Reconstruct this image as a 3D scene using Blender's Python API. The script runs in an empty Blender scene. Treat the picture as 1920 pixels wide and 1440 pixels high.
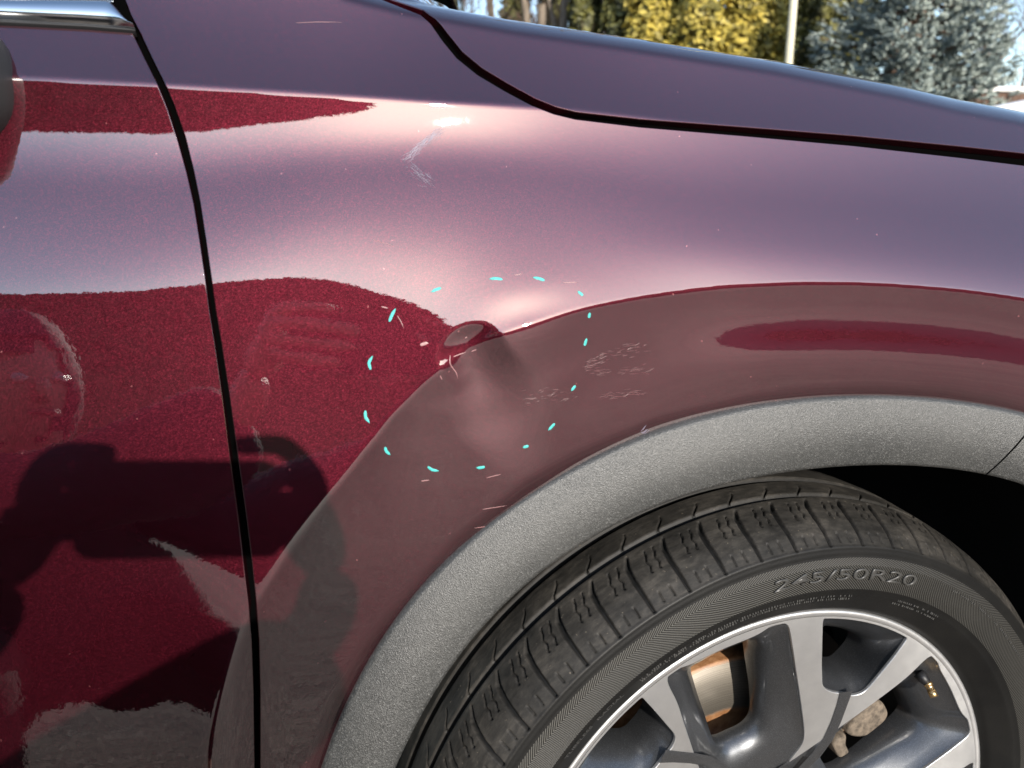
import bpy, bmesh, math, random
import numpy as np
from mathutils import Vector, Matrix
S = bpy.context.scene
COL = S.collection
rng = np.random.default_rng(7)
random.seed(7)
R_ = math.radians

# ------------------------------------------------------------------ camera
FPX, CX, CY = 1442.0, 960.0, 720.0          # focal length in photo pixels, photo centre
PITCH = R_(14.0)
CR = np.array([1.0, 0, 0])
CF = np.array([0, math.cos(PITCH), -math.sin(PITCH)])
CU = np.cross(CR, CF)
CM = np.c_[CR, CU, CF]
WC = np.array([0.0, .035, .365])            # centre of the wheel's outer face
C0 = WC - CM @ np.array([.2623, -.4796, .7846])
AX = CM @ np.array([.2939, -.2189, -.9304]); AX /= np.linalg.norm(AX)

cam = bpy.data.cameras.new('camera'); camo = bpy.data.objects.new('camera', cam); COL.objects.link(camo)
cam.sensor_width = 36.0; cam.lens = FPX / 1920 * 36.0
cam.clip_start = .01; cam.clip_end = 2000
camo.location = C0; camo.rotation_euler = (math.pi/2 - PITCH, 0, 0)
cam.dof.use_dof = True; cam.dof.focus_distance = .72; cam.dof.aperture_fstop = 7.0
S.camera = camo

# ------------------------------------------------------------------ light
SUN = Vector((.319, -.943, .350)).normalized()      # towards the sun
w = bpy.data.worlds.new("World"); S.world = w; w.use_nodes = True
wn = w.node_tree.nodes; bg = wn['Background']
sk = wn.new('ShaderNodeTexSky'); sk.sky_type = 'NISHITA'; sk.sun_disc = False
sk.sun_elevation = math.asin(SUN.z); sk.sun_rotation = math.atan2(SUN.x, SUN.y)
sk.air_density = 1.0; sk.dust_density = .55; sk.ozone_density = 1.1
bg.inputs[1].default_value = .15
w.node_tree.links.new(sk.outputs[0], bg.inputs[0])
sun = bpy.data.lights.new('sun', 'SUN'); suno = bpy.data.objects.new('sun', sun); COL.objects.link(suno)
sun.energy = 3.6; sun.angle = R_(.5); sun.color = (1, .93, .84)
suno.rotation_euler = SUN.to_track_quat('Z', 'Y').to_euler(); suno.location = (3, -8, 5)
vs = S.view_settings; vs.view_transform = 'Standard'; vs.look = 'None'; vs.gamma = 1; vs.use_curve_mapping = False
vs.exposure = 1.0

# ------------------------------------------------------------------ helpers
def ray(px, py):
    px = np.asarray(px, float); py = np.asarray(py, float)
    return ((px-CX)/FPX)[..., None]*CR + (-(py-CY)/FPX)[..., None]*CU + CF
def proj(P):
    q = (P - C0) @ CM
    z = np.maximum(q[..., 2], .02)
    return CX + FPX*q[..., 0]/z, CY - FPX*q[..., 1]/z
def on_plane(px, py, p0, n):
    d = ray(px, py); t = ((np.asarray(p0)-C0) @ n)/(d @ n); return C0 + d*t[..., None]

def mesh_obj(name, verts, faces, mat=None, parent=None, smooth=True, normals=None):
    me = bpy.data.meshes.new(name)
    v = np.asarray(verts, np.float32)
    if isinstance(faces, np.ndarray):
        k = faces.shape[1]; n = len(faces)
        me.vertices.add(len(v)); me.vertices.foreach_set('co', v.ravel())
        me.loops.add(n*k); me.polygons.add(n)
        me.loops.foreach_set('vertex_index', faces.astype(np.int32).ravel())
        me.polygons.foreach_set('loop_start', np.arange(0, n*k, k, dtype=np.int32))
        me.update(calc_edges=True); me.validate()
    else:
        me.from_pydata([tuple(map(float, p)) for p in v], [], [tuple(map(int, q)) for q in faces]); me.update()
    if smooth:
        me.polygons.foreach_set('use_smooth', np.ones(len(me.polygons), bool))
    if normals is not None and len(me.vertices) == len(normals):
        me.normals_split_custom_set_from_vertices(np.asarray(normals, np.float32))
    o = bpy.data.objects.new(name, me); COL.objects.link(o)
    if mat: me.materials.append(mat)
    if parent: o.parent = parent
    return o
def empty(name, loc=(0, 0, 0), rot=(0, 0, 0), parent=None):
    o = bpy.data.objects.new(name, None); COL.objects.link(o); o.location = loc; o.rotation_euler = rot
    o.empty_display_size = .05
    if parent: o.parent = parent
    return o
def tag(o, label=None, cat=None, group=None, kind=None):
    if label: o['label'] = label
    if cat: o['category'] = cat
    if group: o['group'] = group
    if kind: o['kind'] = kind
    return o
def keep_parent(o, p):      # parent keeping the mesh where it is (meshes are in world coordinates)
    o.parent = p
    o.matrix_parent_inverse = p.matrix_world.inverted() if False else Matrix.Translation(-Vector(p.location))
    return o

class MB:
    def __init__(s): s.v = []; s.f = []
    def add(s, v, f):
        b = len(s.v); s.v += [tuple(map(float, p)) for p in v]; s.f += [tuple(int(i)+b for i in q) for q in f]; return s
    def box(s, lo, hi):
        x0, y0, z0 = lo; x1, y1, z1 = hi
        return s.add([(x0,y0,z0),(x1,y0,z0),(x1,y1,z0),(x0,y1,z0),(x0,y0,z1),(x1,y0,z1),(x1,y1,z1),(x0,y1,z1)],
                     [(3,2,1,0),(4,5,6,7),(0,1,5,4),(1,2,6,5),(2,3,7,6),(3,0,4,7)])
    def tube(s, pts, rad, n=8, cap=True):
        pts = [Vector(p) for p in pts]; rad = [rad]*len(pts) if np.isscalar(rad) else rad
        vs_, fs = [], []
        t0 = (pts[1]-pts[0]).normalized(); a = t0.orthogonal().normalized()
        for i, p in enumerate(pts):
            t = (pts[min(i+1, len(pts)-1)]-pts[max(i-1, 0)]).normalized()
            a = (a - t*a.dot(t)).normalized(); b = t.cross(a)
            for k in range(n):
                an = 2*math.pi*k/n; vs_.append(p + (a*math.cos(an)+b*math.sin(an))*rad[i])
        for i in range(len(pts)-1):
            for k in range(n):
                fs.append((i*n+k, i*n+(k+1) % n, (i+1)*n+(k+1) % n, (i+1)*n+k))
        if cap: fs += [tuple(range(n-1, -1, -1)), tuple((len(pts)-1)*n+k for k in range(n))]
        return s.add(vs_, fs)
    def build(s, name, mat=None, parent=None, smooth=True):
        return mesh_obj(name, s.v, s.f, mat, parent, smooth)

class NT:                       # small node-tree helper
    def __init__(s, name):
        s.m = bpy.data.materials.new(name); s.m.use_nodes = True; s.t = s.m.node_tree
        s.b = s.t.nodes['Principled BSDF']; s.out = s.t.nodes['Material Output']
    def n(s, typ, **kw):
        x = s.t.nodes.new('ShaderNode'+typ)
        for k, v in kw.items():
            if k.startswith('_'): setattr(x, k[1:], v)
        for k, v in kw.items():
            if not k.startswith('_'):
                key = int(k[1:]) if k[0] == 'i' and k[1:].isdigit() else k.replace('__', ' ')
                s.set(x.inputs[key], v)
        return x
    def set(s, sock, v):
        if hasattr(v, 'links') or isinstance(v, bpy.types.NodeSocket): s.t.links.new(v, sock)
        else: sock.default_value = v
    def p(s, **kw):
        for k, v in kw.items(): s.set(s.b.inputs[k.replace('__', ' ')], v)
    def ramp(s, fac, stops, interp='LINEAR'):
        r = s.t.nodes.new('ShaderNodeValToRGB'); r.color_ramp.interpolation = interp
        while len(r.color_ramp.elements) < len(stops): r.color_ramp.elements.new(.5)
        for e, (p, c) in zip(r.color_ramp.elements, stops): e.position = p; e.color = c if len(c) == 4 else (*c, 1)
        s.t.links.new(fac, r.inputs[0]); return r.outputs[0]
    def math(s, op, a, b=None, c=None):
        x = s.t.nodes.new('ShaderNodeMath'); x.operation = op
        for i, v in enumerate((a, b, c)):
            if v is not None: s.set(x.inputs[i], v)
        return x.outputs[0]
    def mix(s, fac, a, b, mode='MIX'):
        x = s.t.nodes.new('ShaderNodeMix'); x.data_type = 'RGBA'; x.blend_type = mode
        s.set(x.inputs[0], fac); s.set(x.inputs[6], a); s.set(x.inputs[7], b); return x.outputs[2]
    def pos(s): return s.n('NewGeometry').outputs['Position']
    def obj(s): return s.n('TexCoord').outputs['Object']
    def noise(s, vec, scale, detail=3, rough=.5, dist=0):
        return s.n('TexNoise', Vector=vec, Scale=scale, Detail=detail, Roughness=rough, Distortion=dist).outputs['Fac']
    def voro(s, vec, scale, feature='F1'):
        return s.n('TexVoronoi', _feature=feature, Vector=vec, Scale=scale)
    def bump(s, h, strength, dist=.001, normal=None):
        x = s.n('Bump', Strength=strength, Distance=dist, Height=h)
        if normal: s.set(x.inputs['Normal'], normal)
        return x.outputs[0]
def simple(name, col, rough=.5, metal=0., noise=.0, scale=20, **kw):
    t = NT(name)
    c = (*col, 1)
    if noise:
        f = t.noise(t.pos(), scale, 4, .6)
        lo = tuple(x*(1-noise) for x in col); hi = tuple(min(1, x*(1+noise)) for x in col)
        t.p(Base__Color=t.ramp(f, [(.3, lo), (.7, hi)]))
    else: t.p(Base__Color=c)
    t.p(Roughness=rough, Metallic=metal, **kw)
    return t.m

# ------------------------------------------------------------------ materials
def paint_material():
    t = NT('burgundy_metallic_paint')
    p = t.pos()
    # metal flakes: every cell has its own brightness and its own tilt
    v = t.voro(p, 1700); vr = v.outputs['Color']
    v2 = t.voro(p, 900); v2r = v2.outputs['Color']
    sep = t.n('SeparateColor', Color=vr).outputs
    sep2 = t.n('SeparateColor', Color=v2r).outputs
    fl = t.math('POWER', sep[0], 4.0)
    spark = t.math('GREATER_THAN', sep2[1], .9998)
    base = t.mix(fl, (.035, .0009, .0050, 1), (.072, .0030, .010, 1))
    base = t.mix(t.math('MULTIPLY', spark, .3), base, (.5, .2, .2, 1))
    nrm = t.n('NewGeometry').outputs['Normal']
    rnd = t.n('VectorMath', _operation='SUBTRACT', i0=vr, i1=(.5, .5, .5)).outputs[0]
    rnd = t.n('VectorMath', _operation='SCALE', i0=rnd, Scale=.12).outputs[0]
    nf = t.n('VectorMath', _operation='NORMALIZE', i0=t.n('VectorMath', _operation='ADD', i0=nrm, i1=rnd).outputs[0]).outputs[0]
    # orange peel of the clear coat, scuffs and fine swirl scratches
    peel = t.noise(p, 260, 2, .5)
    peel2 = t.noise(p, 36, 2, .5)
    cn = t.bump(peel, .016, .0009); cn = t.bump(peel2, .02, .003, cn)
    t.p(Base__Color=base, Metallic=.86, Roughness=.50, Normal=nf, Coat__Weight=1.0, Coat__IOR=2.35,
        Coat__Roughness=.011, Coat__Normal=cn)
    t.p(Specular__IOR__Level=.3)
    return t
PAINT = paint_material().m
BLACK = simple('black_seal_rubber', (.006, .006, .007), .5)
GAP = simple('seam_shade_black', (.0015, .0015, .0015), .9, Specular__IOR__Level=.0)  # near-black colour standing in for the shade inside the panel gaps
DARKIN = simple('dark_inner_metal', (.01, .008, .009), .7)
CHROME = simple('satin_chrome', (.82, .83, .84), .16, 1.0)

# ------------------------------------------------------------------ body surface
# Tilt of the bodywork along the height of the car side, read from what the paint mirrors in the
# photograph: at each key (row, elevation in degrees of the mirrored direction).
KEYS = {
 0:    [(-60,70),(80,72),(140,74),(147,7),(200,6),(252,15),(345,44),(440,33),(540,18),(552,12),(700,6),(830,-1.6),(1000,-12),(1600,-40)],
 300:  [(-60,50),(90,70),(155,74),(163,7),(210,6),(264,15),(350,44),(440,36),(525,19),(533,12),(700,6),(880,-1.6),(1050,-12),(1600,-40)],
 600:  [(-60,46),(100,64),(172,72),(182,10),(215,11),(240,16),(320,46),(400,37),(497,18),(505,12),(680,8),(1000,1),(1300,-10),(1600,-30)],
 850:  [(-60,52),(100,70),(188,78),(198,17),(220,18),(248,22),(310,48),(410,39),(560,19),(590,12),(680,9),(1000,2),(1300,-10),(1600,-30)],
 1050: [(-60,52),(110,68),(200,76),(208,24),(230,27),(255,32),(330,48),(420,41),(570,31),(600,26),(700,9),(1000,2),(1300,-10),(1600,-30)],
 950:  [(-60,52),(105,69),(194,77),(203,18.5),(225,20),(251,24),(320,48),(415,41),(560,33),(604,27),(700,13),(1000,2),(1300,-10),(1600,-30)],
 1300: [(40,52),(120,57),(228,73),(236,29),(262,32),(288,37),(370,49),(450,43),(525,19),(548,16),(700,9),(1000,2),(1300,-10),(1600,-30)],
 1600: [(110,55),(170,63),(252,74),(262,34),(285,37),(310,42),(390,53),(470,46),(520,28),(535,19),(700,9),(1000,2),(1300,-10),(1600,-30)],
 1920: [(180,54),(240,64),(283,72),(295,41),(315,44),(340,49),(420,57),(490,51),(540,36),(562,24),(700,9),(1000,2),(1300,-10),(1600,-30)],
}
KEYS[-700] = KEYS[0]; KEYS[2700] = [(a+150, b) for a, b in KEYS[1920]]
CREASE = [(250,1700),(330,1540),(370,1440),(400,1350),(430,1250),(470,1140),(490,1112),(545,1022),(600,950),(680,850),(740,772),(800,712),(840,680),(870,657),(930,630),(1000,607),(1090,578),(1200,557),(1350,538),(1500,530),(1650,532),(1800,543),(1920,560),(2100,600),(2300,670),(2700,900)]
SIL = [(600,-40),(760,0),(960,36),(1200,71),(1460,113),(1600,141),(1700,161),(1800,185),(1920,208),(2300,300),(2700,420)]
ARCH = np.array([(607,1440),(650,1310),(712,1207),(790,1115),(870,1024),(947,957),(1000,917),(1100,863),(1167,833),(1240,803),(1312,786),(1425,763),(1537,749),(1650,744),(1762,748),(1856,763),(1920,780)], float)
INNER = np.array([(739,1440),(787,1335),(862,1222),(937,1129),(1060,1035),(1200,958),(1290,915),(1410,889),(1560,872),(1687,868),(1800,876),(1920,907)], float)
def lerp(tab, x): a = np.array(tab, float); return np.interp(x, a[:, 0], a[:, 1])
GX = np.arange(-700, 2701, 4.0); GY = np.arange(-300, 1801, 2.0)
def gauss(a, sig, axis):
    k = int(sig*3)+1; kr = np.exp(-.5*(np.arange(-k, k+1)/sig)**2); kr /= kr.sum()
    pad = [(0, 0), (0, 0)]; pad[axis] = (k, k); b = np.pad(a, pad, mode='edge')
    return np.apply_along_axis(lambda r: np.convolve(r, kr, 'valid'), axis, b)
def build_field():
    ks = sorted(KEYS); arr = np.array([KEYS[k] for k in ks], float)      # (ncol,14,2)
    ei = np.empty((len(GX), 14, 2))
    for j in range(14):
        for c in range(2): ei[:, j, c] = np.interp(GX, ks, arr[:, j, c])
    ei = np.stack([gauss(ei[:, :, c], 14, 0) for c in range(2)], -1)
    top = np.empty((len(GX), len(GY))); bot = np.empty_like(top); cut = (ei[:, 2, 0]+ei[:, 3, 0])/2
    for i in range(len(GX)):
        top[i] = np.interp(GY, ei[i, :3, 0], ei[i, :3, 1]); bot[i] = np.interp(GY, ei[i, 3:, 0], ei[i, 3:, 1])
    top = gauss(top, 12, 1); bot = gauss(bot, 9, 1)
    sm = lambda x: np.clip(x, 0, 1)**2*(3-2*np.clip(x, 0, 1))
    e = np.degrees(np.arctan((CY-GY)/FPX)) - math.degrees(PITCH)         # view elevation
    at, ab_ = (top-e[None, :])/2, (bot-e[None, :])/2
    # band between the wheel-arch crease and the cladding
    cyv = lerp(CREASE, GX)
    XX, YY = np.meshgrid(GX, GY, indexing='ij')
    def seg_dist(line):
        d = np.full(XX.shape, 1e12)
        for (x0, y0), (x1, y1) in zip(line[:-1], line[1:]):
            ex, ey = x1-x0, y1-y0; t = np.clip(((XX-x0)*ex+(YY-y0)*ey)/(ex*ex+ey*ey), 0, 1)
            np.minimum(d, (XX-x0-t*ex)**2+(YY-y0-t*ey)**2, out=d)
        return np.sqrt(d)
    cs = np.array(CREASE, float); tq = np.linspace(0, 1, 241); s_ = np.concatenate([[0], np.cumsum(np.hypot(*np.diff(cs, axis=0).T))]); s_ /= s_[-1]
    cl = np.c_[np.interp(tq, s_, cs[:, 0]), np.interp(tq, s_, cs[:, 1])]
    for _ in range(10): cl[1:-1] = .25*cl[:-2]+.5*cl[1:-1]+.25*cl[2:]       # round the corners of the traced line
    cyv = np.interp(GX, cl[:, 0], cl[:, 1])
    d = seg_dist(cl)*np.where(YY > cyv[:, None], 1, -1); dt = seg_dist(ARCH)
    right = np.interp(d, [0, 30, 60, 78, 98, 122, 150, 180], [-2.0, -1.3, 1.2, 4.3, 5.6, 4.7, .8, -1.5])
    left = np.interp(d, [0, 40, 100, 170], [-1.6, .2, 1.6, 1.8])
    wr = sm((XX-1150)/330)
    band = left*(1-wr)+right*wr
    band = gauss(gauss(band, 5, 1), 3, 0)
    band -= 11*sm(1-dt/34)
    return at, ab_, band, d, cut
F_TOP, F_BOT, F_BAND, F_D, F_CUT = build_field()
STK = np.stack([F_TOP, F_BOT, F_BAND, F_D], -1)
def tilt(px, py):
    fx = np.clip((px-GX[0])/4.0, 0, len(GX)-1.001); fy = np.clip((py-GY[0])/2.0, 0, len(GY)-1.001)
    i = fx.astype(int); j = fy.astype(int); u = fx-i; v = fy-j
    u, v = u[..., None], v[..., None]
    q = STK[i, j]*(1-u)*(1-v)+STK[i+1, j]*u*(1-v)+STK[i, j+1]*(1-u)*v+STK[i+1, j+1]*u*v
    sm = lambda x: np.clip(x, 0, 1)**2*(3-2*np.clip(x, 0, 1))
    cut = np.interp(px, GX, F_CUT); wgt = sm((py-cut)/7+.5); a = q[..., 0]*(1-wgt)+q[..., 1]*wgt
    wb = sm(q[..., 3]/5+.5)*sm((px-330)/170)
    return np.clip(a*(1-wb)+q[..., 2]*wb, -25, 84)

DS = .0021
XF = np.arange(-.86, .3601, .0023)
def plan(x):         # plan curve of the car side: tapers towards the front
    xs = np.array([-2.2, -1.4, -.95, -.75, -.58, -.40, -.30, -.2, .1, .3, .6, .95, 1.1]); an = np.array([3, 5, 8.6, 9.2, 9.5, 9.6, 9.6, 9.5, 9.5, 10, 14, 35, 60.])
    q = np.linspace(-2.2, 1.1, 1651); sl = np.tan(np.radians(np.interp(q, xs, an)))
    y = np.concatenate([[0], np.cumsum((sl[1:]+sl[:-1])/2*np.diff(q))]); y -= np.interp(-.1, q, y)
    return np.interp(x, q, y)
ZA = .985
def roll(a, ds):      # the bonnet edge rolls over towards its top
    t = np.clip(ds, 0, 32); g_ = np.interp(t, [0, 6, 22, 32], [80, 68, 54, 0]); w_ = np.interp(t, [0, 22, 32], [1, 1, 0]); return np.where(t <= 22, np.maximum(a, g_), a*(1-w_)+np.maximum(a, 52)*w_)
def march(x):
    n = len(x); pts_up = []; y = plan(x); z = np.full(n, ZA); over = np.zeros(n); arc_top = np.zeros(n)
    y0, z0 = y.copy(), z.copy(); a_last = np.zeros(n); sil = np.zeros(n, bool)
    NU = 300
    U = [(y.copy(), z.copy(), np.zeros(n, bool))]
    for k in range(NU):
        for _q in range(4):                              # fine steps until the row
            P = np.stack([x, y, z], -1); px, py = proj(P); ab = np.radians(np.where(sil, a_last, tilt(px, py)+0*y))
            dsq = py-lerp(SIL, px); ab = np.where(sil | (px <= 640) | (dsq > 32), ab, np.radians(roll(np.degrees(ab), dsq)))
            y = y+np.sin(ab)*DS/5; z = z+np.cos(ab)*DS/5
        P = np.stack([x, y, z], -1); px, py = proj(P)
        a = tilt(px, py)
        ds = py - lerp(SIL, px)
        onhood = px > 640
        aa = np.where(onhood & (ds < 32), roll(a, ds), a)
        sil |= (ds < 2) & onhood
        over = np.where(sil, over+1, 0)
        aa = np.where(sil, np.minimum(87.5, np.maximum(a_last, 78)+over*.25), aa)
        a_last = aa; ar = np.radians(aa)
        y = y+np.sin(ar)*DS/5; z = z+np.cos(ar)*DS/5
        U.append((y.copy(), z.copy(), sil.copy()))
    for k in range(40):                                  # hood top out to the middle of the car
        a_last = np.minimum(a_last+.25, 90.5); ar = np.radians(np.where(sil, a_last, np.minimum(a_last+3*k, 89)))
        y = y+np.sin(ar)*.025; z = z+np.cos(ar)*.025
        U.append((y.copy(), z.copy(), np.ones(n, bool)))
    y, z = y0.copy(), z0.copy(); D = []
    for k in range(330):
        for _q in range(5):
            P = np.stack([x, y, z], -1); px, py = proj(P)
            ar = np.radians(tilt(px, py)); y = y-np.sin(ar)*DS/5; z = z-np.cos(ar)*DS/5
        D.append((y.copy(), z.copy(), np.zeros(n, bool)))
    rows = D[::-1]+U
    return np.stack([r[0] for r in rows], 1), np.stack([r[1] for r in rows], 1), np.stack([r[2] for r in rows], 1)
Y, Z, SILM = march(XF)
# smooth sideways so that neighbouring profiles flow into each other
for _ in range(2):
    for A in (Y, Z):
        A[1:-1] = .25*A[:-2]+.5*A[1:-1]+.25*A[2:]
_w = np.clip(gauss(SILM.astype(float), 5, 1)*2-1, 0, 1)        # the bonnet top beyond its rolled edge is one even sheet
for A in (Y, Z): A += _w*(gauss(A, 16, 0)-A)
XL = np.concatenate([np.arange(-2.05, -1.05, .05), np.arange(-1.05, -.865, .01)])
XR = np.concatenate([np.arange(.37, .6, .01), np.arange(.6, 1.02, .02)])
def ext(Yc, Zc, xs, slope):
    yo = plan(xs)-plan(np.array([XF[0] if xs[0] < 0 else XF[-1]]))
    return Yc[None, :]+yo[:, None], Zc[None, :]+slope(xs)[:, None]*np.clip((Zc[None, :]-.55)/.5, 0, 1)
YL, ZL = ext(Y[0], Z[0], XL, lambda x: .02*(x+.86))
YR, ZR = ext(Y[-1], Z[-1], XR, lambda x: -.10*(x-.36)-.25*(x-.36)**2)
X = np.concatenate([XL, XF, XR]); Y = np.concatenate([YL, Y, YR]); Z = np.concatenate([ZL, Z, ZR])
SILM = np.concatenate([np.repeat(SILM[:1], len(XL), 0), SILM, np.repeat(SILM[-1:], len(XR), 0)])
NX, NS = Y.shape
G = np.stack([np.repeat(X[:, None], NS, 1), Y, Z], -1)
# the dent in the arch crease
def find(px, py):
    P = G[len(XL):len(XL)+len(XF), :632]; qx, qy = proj(P)
    px = np.atleast_1d(px); py = np.atleast_1d(py); out = []
    for a, b in zip(px, py):
        dd = (qx-a)**2+(qy-b)**2; k = np.unravel_index(dd.argmin(), dd.shape); out.append(P[k])
    return np.array(out)
def dent(px, py, rx, rz, depth, rot=0):
    c = find(px, py)[0]; dx = G[..., 0]-c[0]; dz = G[..., 2]-c[2]
    u = dx*math.cos(rot)+dz*math.sin(rot); v = -dx*math.sin(rot)+dz*math.cos(rot)
    G[..., 1] += depth*np.exp(-((u/rx)**2+(v/rz)**2)**1.0)*(np.abs(G[..., 1]-c[1]) < .12)
def pit(px, py, rot, depth, up=(.026, .020), down=(.045, .100), ex=1.25):
    c = find(px, py)[0]; dx = G[..., 0]-c[0]; dz = G[..., 2]-c[2]
    u = dx*math.cos(rot)+dz*math.sin(rot); v = -dx*math.sin(rot)+dz*math.cos(rot)
    k_ = np.clip(-v/.05, 0, 1); k_ = k_*k_*(3-2*k_); su = up[0]*(1-k_)+down[0]*k_; sv = np.where(v > 0, up[1], down[1])
    exv = ex+1.0*np.clip(-v/.03, 0, 1)
    G[..., 1] += depth*np.maximum(0, 1-(u/su)**2-(v/sv)**2)**exv*(np.abs(G[..., 1]-c[1]) < .15)
pit(886, 660, .42, .0042, down=(.045, .115))
dent(962, 765, .06, .022, .0004, .75)
dent(1060, 705, .050, .014, -.0004, .35)
_c = find(880, 690)[0]; _r = np.hypot(G[..., 0]-_c[0], (G[..., 2]-_c[2])*1.5); _m = 1/(1+np.exp(((G[..., 2]-_c[2])-.0*_r)/.006))
G[..., 1] += .000085*np.cos(2*math.pi*_r/.046+2.2*np.arctan2(G[..., 2]-_c[2], G[..., 0]-_c[0]))*np.exp(-(_r/.11)**2)*_m*(np.abs(G[..., 1]-_c[1]) < .15)
dent(985, 592, .030, .012, .0010, .2)
dent(1120, 690, .05, .02, .0006, .1)
PXG, PYG = proj(G)
dx_ = np.gradient(G, axis=0); ds_ = np.gradient(G, axis=1)
NRM = np.cross(dx_, ds_); NRM /= np.linalg.norm(NRM, axis=-1, keepdims=True)
if NRM[NX//2, 300, 1] > 0: NRM = -NRM

# cut a panel out of the body surface with a level set, clean edge, folded-in flange
II = np.arange(NX*NS).reshape(NX, NS)
QUADS = np.stack([II[:-1, :-1], II[1:, :-1], II[1:, 1:], II[:-1, 1:]], -1).reshape(-1, 4)
TRIS = np.concatenate([QUADS[:, [0, 1, 2]], QUADS[:, [0, 2, 3]]])
GV = G.reshape(-1, 3); GN = NRM.reshape(-1, 3)
def panel(name, phi, mat, parent, flange=.0072, lip=.0009, src=None):
    GV_, GN_, TR_, par = src if src else (GV, GN, TRIS, None)
    ph = phi.reshape(-1).copy(); ph[np.abs(ph) < 1e-4] = 1e-4
    ins = ph > 0; k = ins[TR_].sum(1)
    full = TR_[k == 3]; part = TR_[(k > 0) & (k < 3)]
    newv, newn, cache, tri = [], [], {}, []
    base = len(GV_)
    def cutv(a, b):
        key = (a, b) if a < b else (b, a)
        if key not in cache:
            t = ph[key[0]]/(ph[key[0]]-ph[key[1]])
            newv.append(GV_[key[0]]*(1-t)+GV_[key[1]]*t); nn = GN_[key[0]]*(1-t)+GN_[key[1]]*t
            newn.append(nn/np.linalg.norm(nn)); cache[key] = base+len(newv)-1
        return cache[key]
    edges = []
    for t3 in part.tolist():
        poly, cuts = [], []
        for i in range(3):
            a, b = t3[i], t3[(i+1) % 3]
            if ins[a]: poly.append(a)
            if ins[a] != ins[b]:
                c = cutv(a, b); poly.append(c); cuts.append(c)
        for i in range(1, len(poly)-1): tri.append((poly[0], poly[i], poly[i+1]))
        if len(cuts) == 2:
            inside = GV_[[q for q in t3 if ins[q]]].mean(0); edges.append((cuts[0], cuts[1], inside))
    V = np.concatenate([GV_, np.array(newv)]) if newv else GV_
    N = np.concatenate([GN_, np.array(newn)]) if newn else GN_
    F = np.concatenate([full, np.array(tri, int)]) if tri else full
    # flange
    if edges and flange:
        out = {}
        for a, b, c in edges:
            m = (V[a]+V[b])/2; e = V[b]-V[a]; L = np.linalg.norm(e)
            if L < 1e-7: continue
            dvec = m-c; dvec = dvec-e*(dvec@e)/L**2; dvec /= np.linalg.norm(dvec)+1e-12
            for q in (a, b): out[q] = out.get(q, 0)+dvec*L
        ids = {}; ev, en = [], []
        nb = len(V)
        for q, o in out.items():
            n = N[q]; o = o-n*(o@n); o = o/(np.linalg.norm(o)+1e-12)
            ids[q] = nb+len(ev)
            for (al, dn, mixn) in ((.38*lip, .10*lip, .42), (.8*lip, .5*lip, .72), (lip, 1.2*lip, .97), (lip, flange, 1.0)):
                ev.append(V[q]+o*al-n*dn); m2 = n*(1-mixn)+o*mixn; en.append(m2/np.linalg.norm(m2))
        V = np.concatenate([V, np.array(ev)]); N = np.concatenate([N, np.array(en)])
        ff = []
        for a, b, c in edges:
            if a not in ids or b not in ids: continue
            ca = [a]+[ids[a]+i for i in range(4)]; cb = [b]+[ids[b]+i for i in range(4)]
            fn = np.cross(V[cb[0]]-V[ca[0]], V[ca[1]]-V[ca[0]]); flip = fn@N[a] < 0
            for i in range(4):
                q = (ca[i], cb[i], cb[i+1], ca[i+1])
                if flip: q = q[::-1]
                ff += [(q[0], q[1], q[2]), (q[0], q[2], q[3])]
        F = np.concatenate([F, np.array(ff, int)])
    # face orientation towards the normals
    fn = np.cross(V[F[:, 1]]-V[F[:, 0]], V[F[:, 2]]-V[F[:, 0]])
    ar = np.linalg.norm(fn, axis=1); flip = (fn*N[F[:, 0]]).sum(1) < 0
    F[flip] = F[flip][:, ::-1]; F = F[ar > 1e-12]
    used, inv = np.unique(F, return_inverse=True); F = inv.reshape(F.shape)
    o = mesh_obj(name, V[used], F, mat, par, True, N[used])
    return o if par else keep_parent(o, parent)

# panel outlines
DOORGAP = [(-400,80),(-60,212),(0,229),(30,240),(60,255),(110,279),(150,299),(200,320),(260,340),(320,356),(380,369),(450,380),(520,390),(580,398),(640,408),(740,423),(860,439),(960,453),(1050,464),(1130,473),(1200,479),(1300,482),(1440,483),(1700,478)]
DGW = [(-60,14),(0,15),(60,17),(150,17),(260,19),(380,16),(520,15),(640,16),(860,18),(1050,19),(1200,17),(1440,14)]
HOODGAP = [(560,-90),(640,-38),(700,-10),(735,3),(790,23),(812,40),(832,66),(862,103),(900,134),(950,164),(1000,191),(1040,207),(1080,217),(1200,231),(1400,247),(1600,264),(1800,285),(1920,299),(2300,350),(2700,420)]
HGW = [(700,6),(790,12),(830,19),(900,18),(1000,17),(1080,16),(1400,19),(1600,21),(1920,25)]
def sdist(PX, PY, line, m):           # distance to a polyline given as rows (x,y); only where mask m
    p = np.array(line, float); d = np.full(PX.shape, 1e6)
    x = PX[m]; y = PY[m]; best = np.full(x.shape, 1e12)
    for i in range(len(p)-1):
        ex, ey = p[i+1]-p[i]; L = ex*ex+ey*ey
        t = np.clip(((x-p[i, 0])*ex+(y-p[i, 1])*ey)/L, 0, 1)
        np.minimum(best, (x-p[i, 0]-t*ex)**2+(y-p[i, 1]-t*ey)**2, out=best)
    d[m] = np.sqrt(best); return d
vis = (PXG > -3000) & (PXG < 4000)
dg = np.array(DOORGAP, float); gx = np.interp(PYG, dg[:, 0], dg[:, 1])
ddoor = sdist(PXG, PYG, [(b, a) for a, b in DOORGAP], vis)*np.where(PXG > gx, 1, -1)
wdoor = lerp(DGW, PYG)/2
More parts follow.
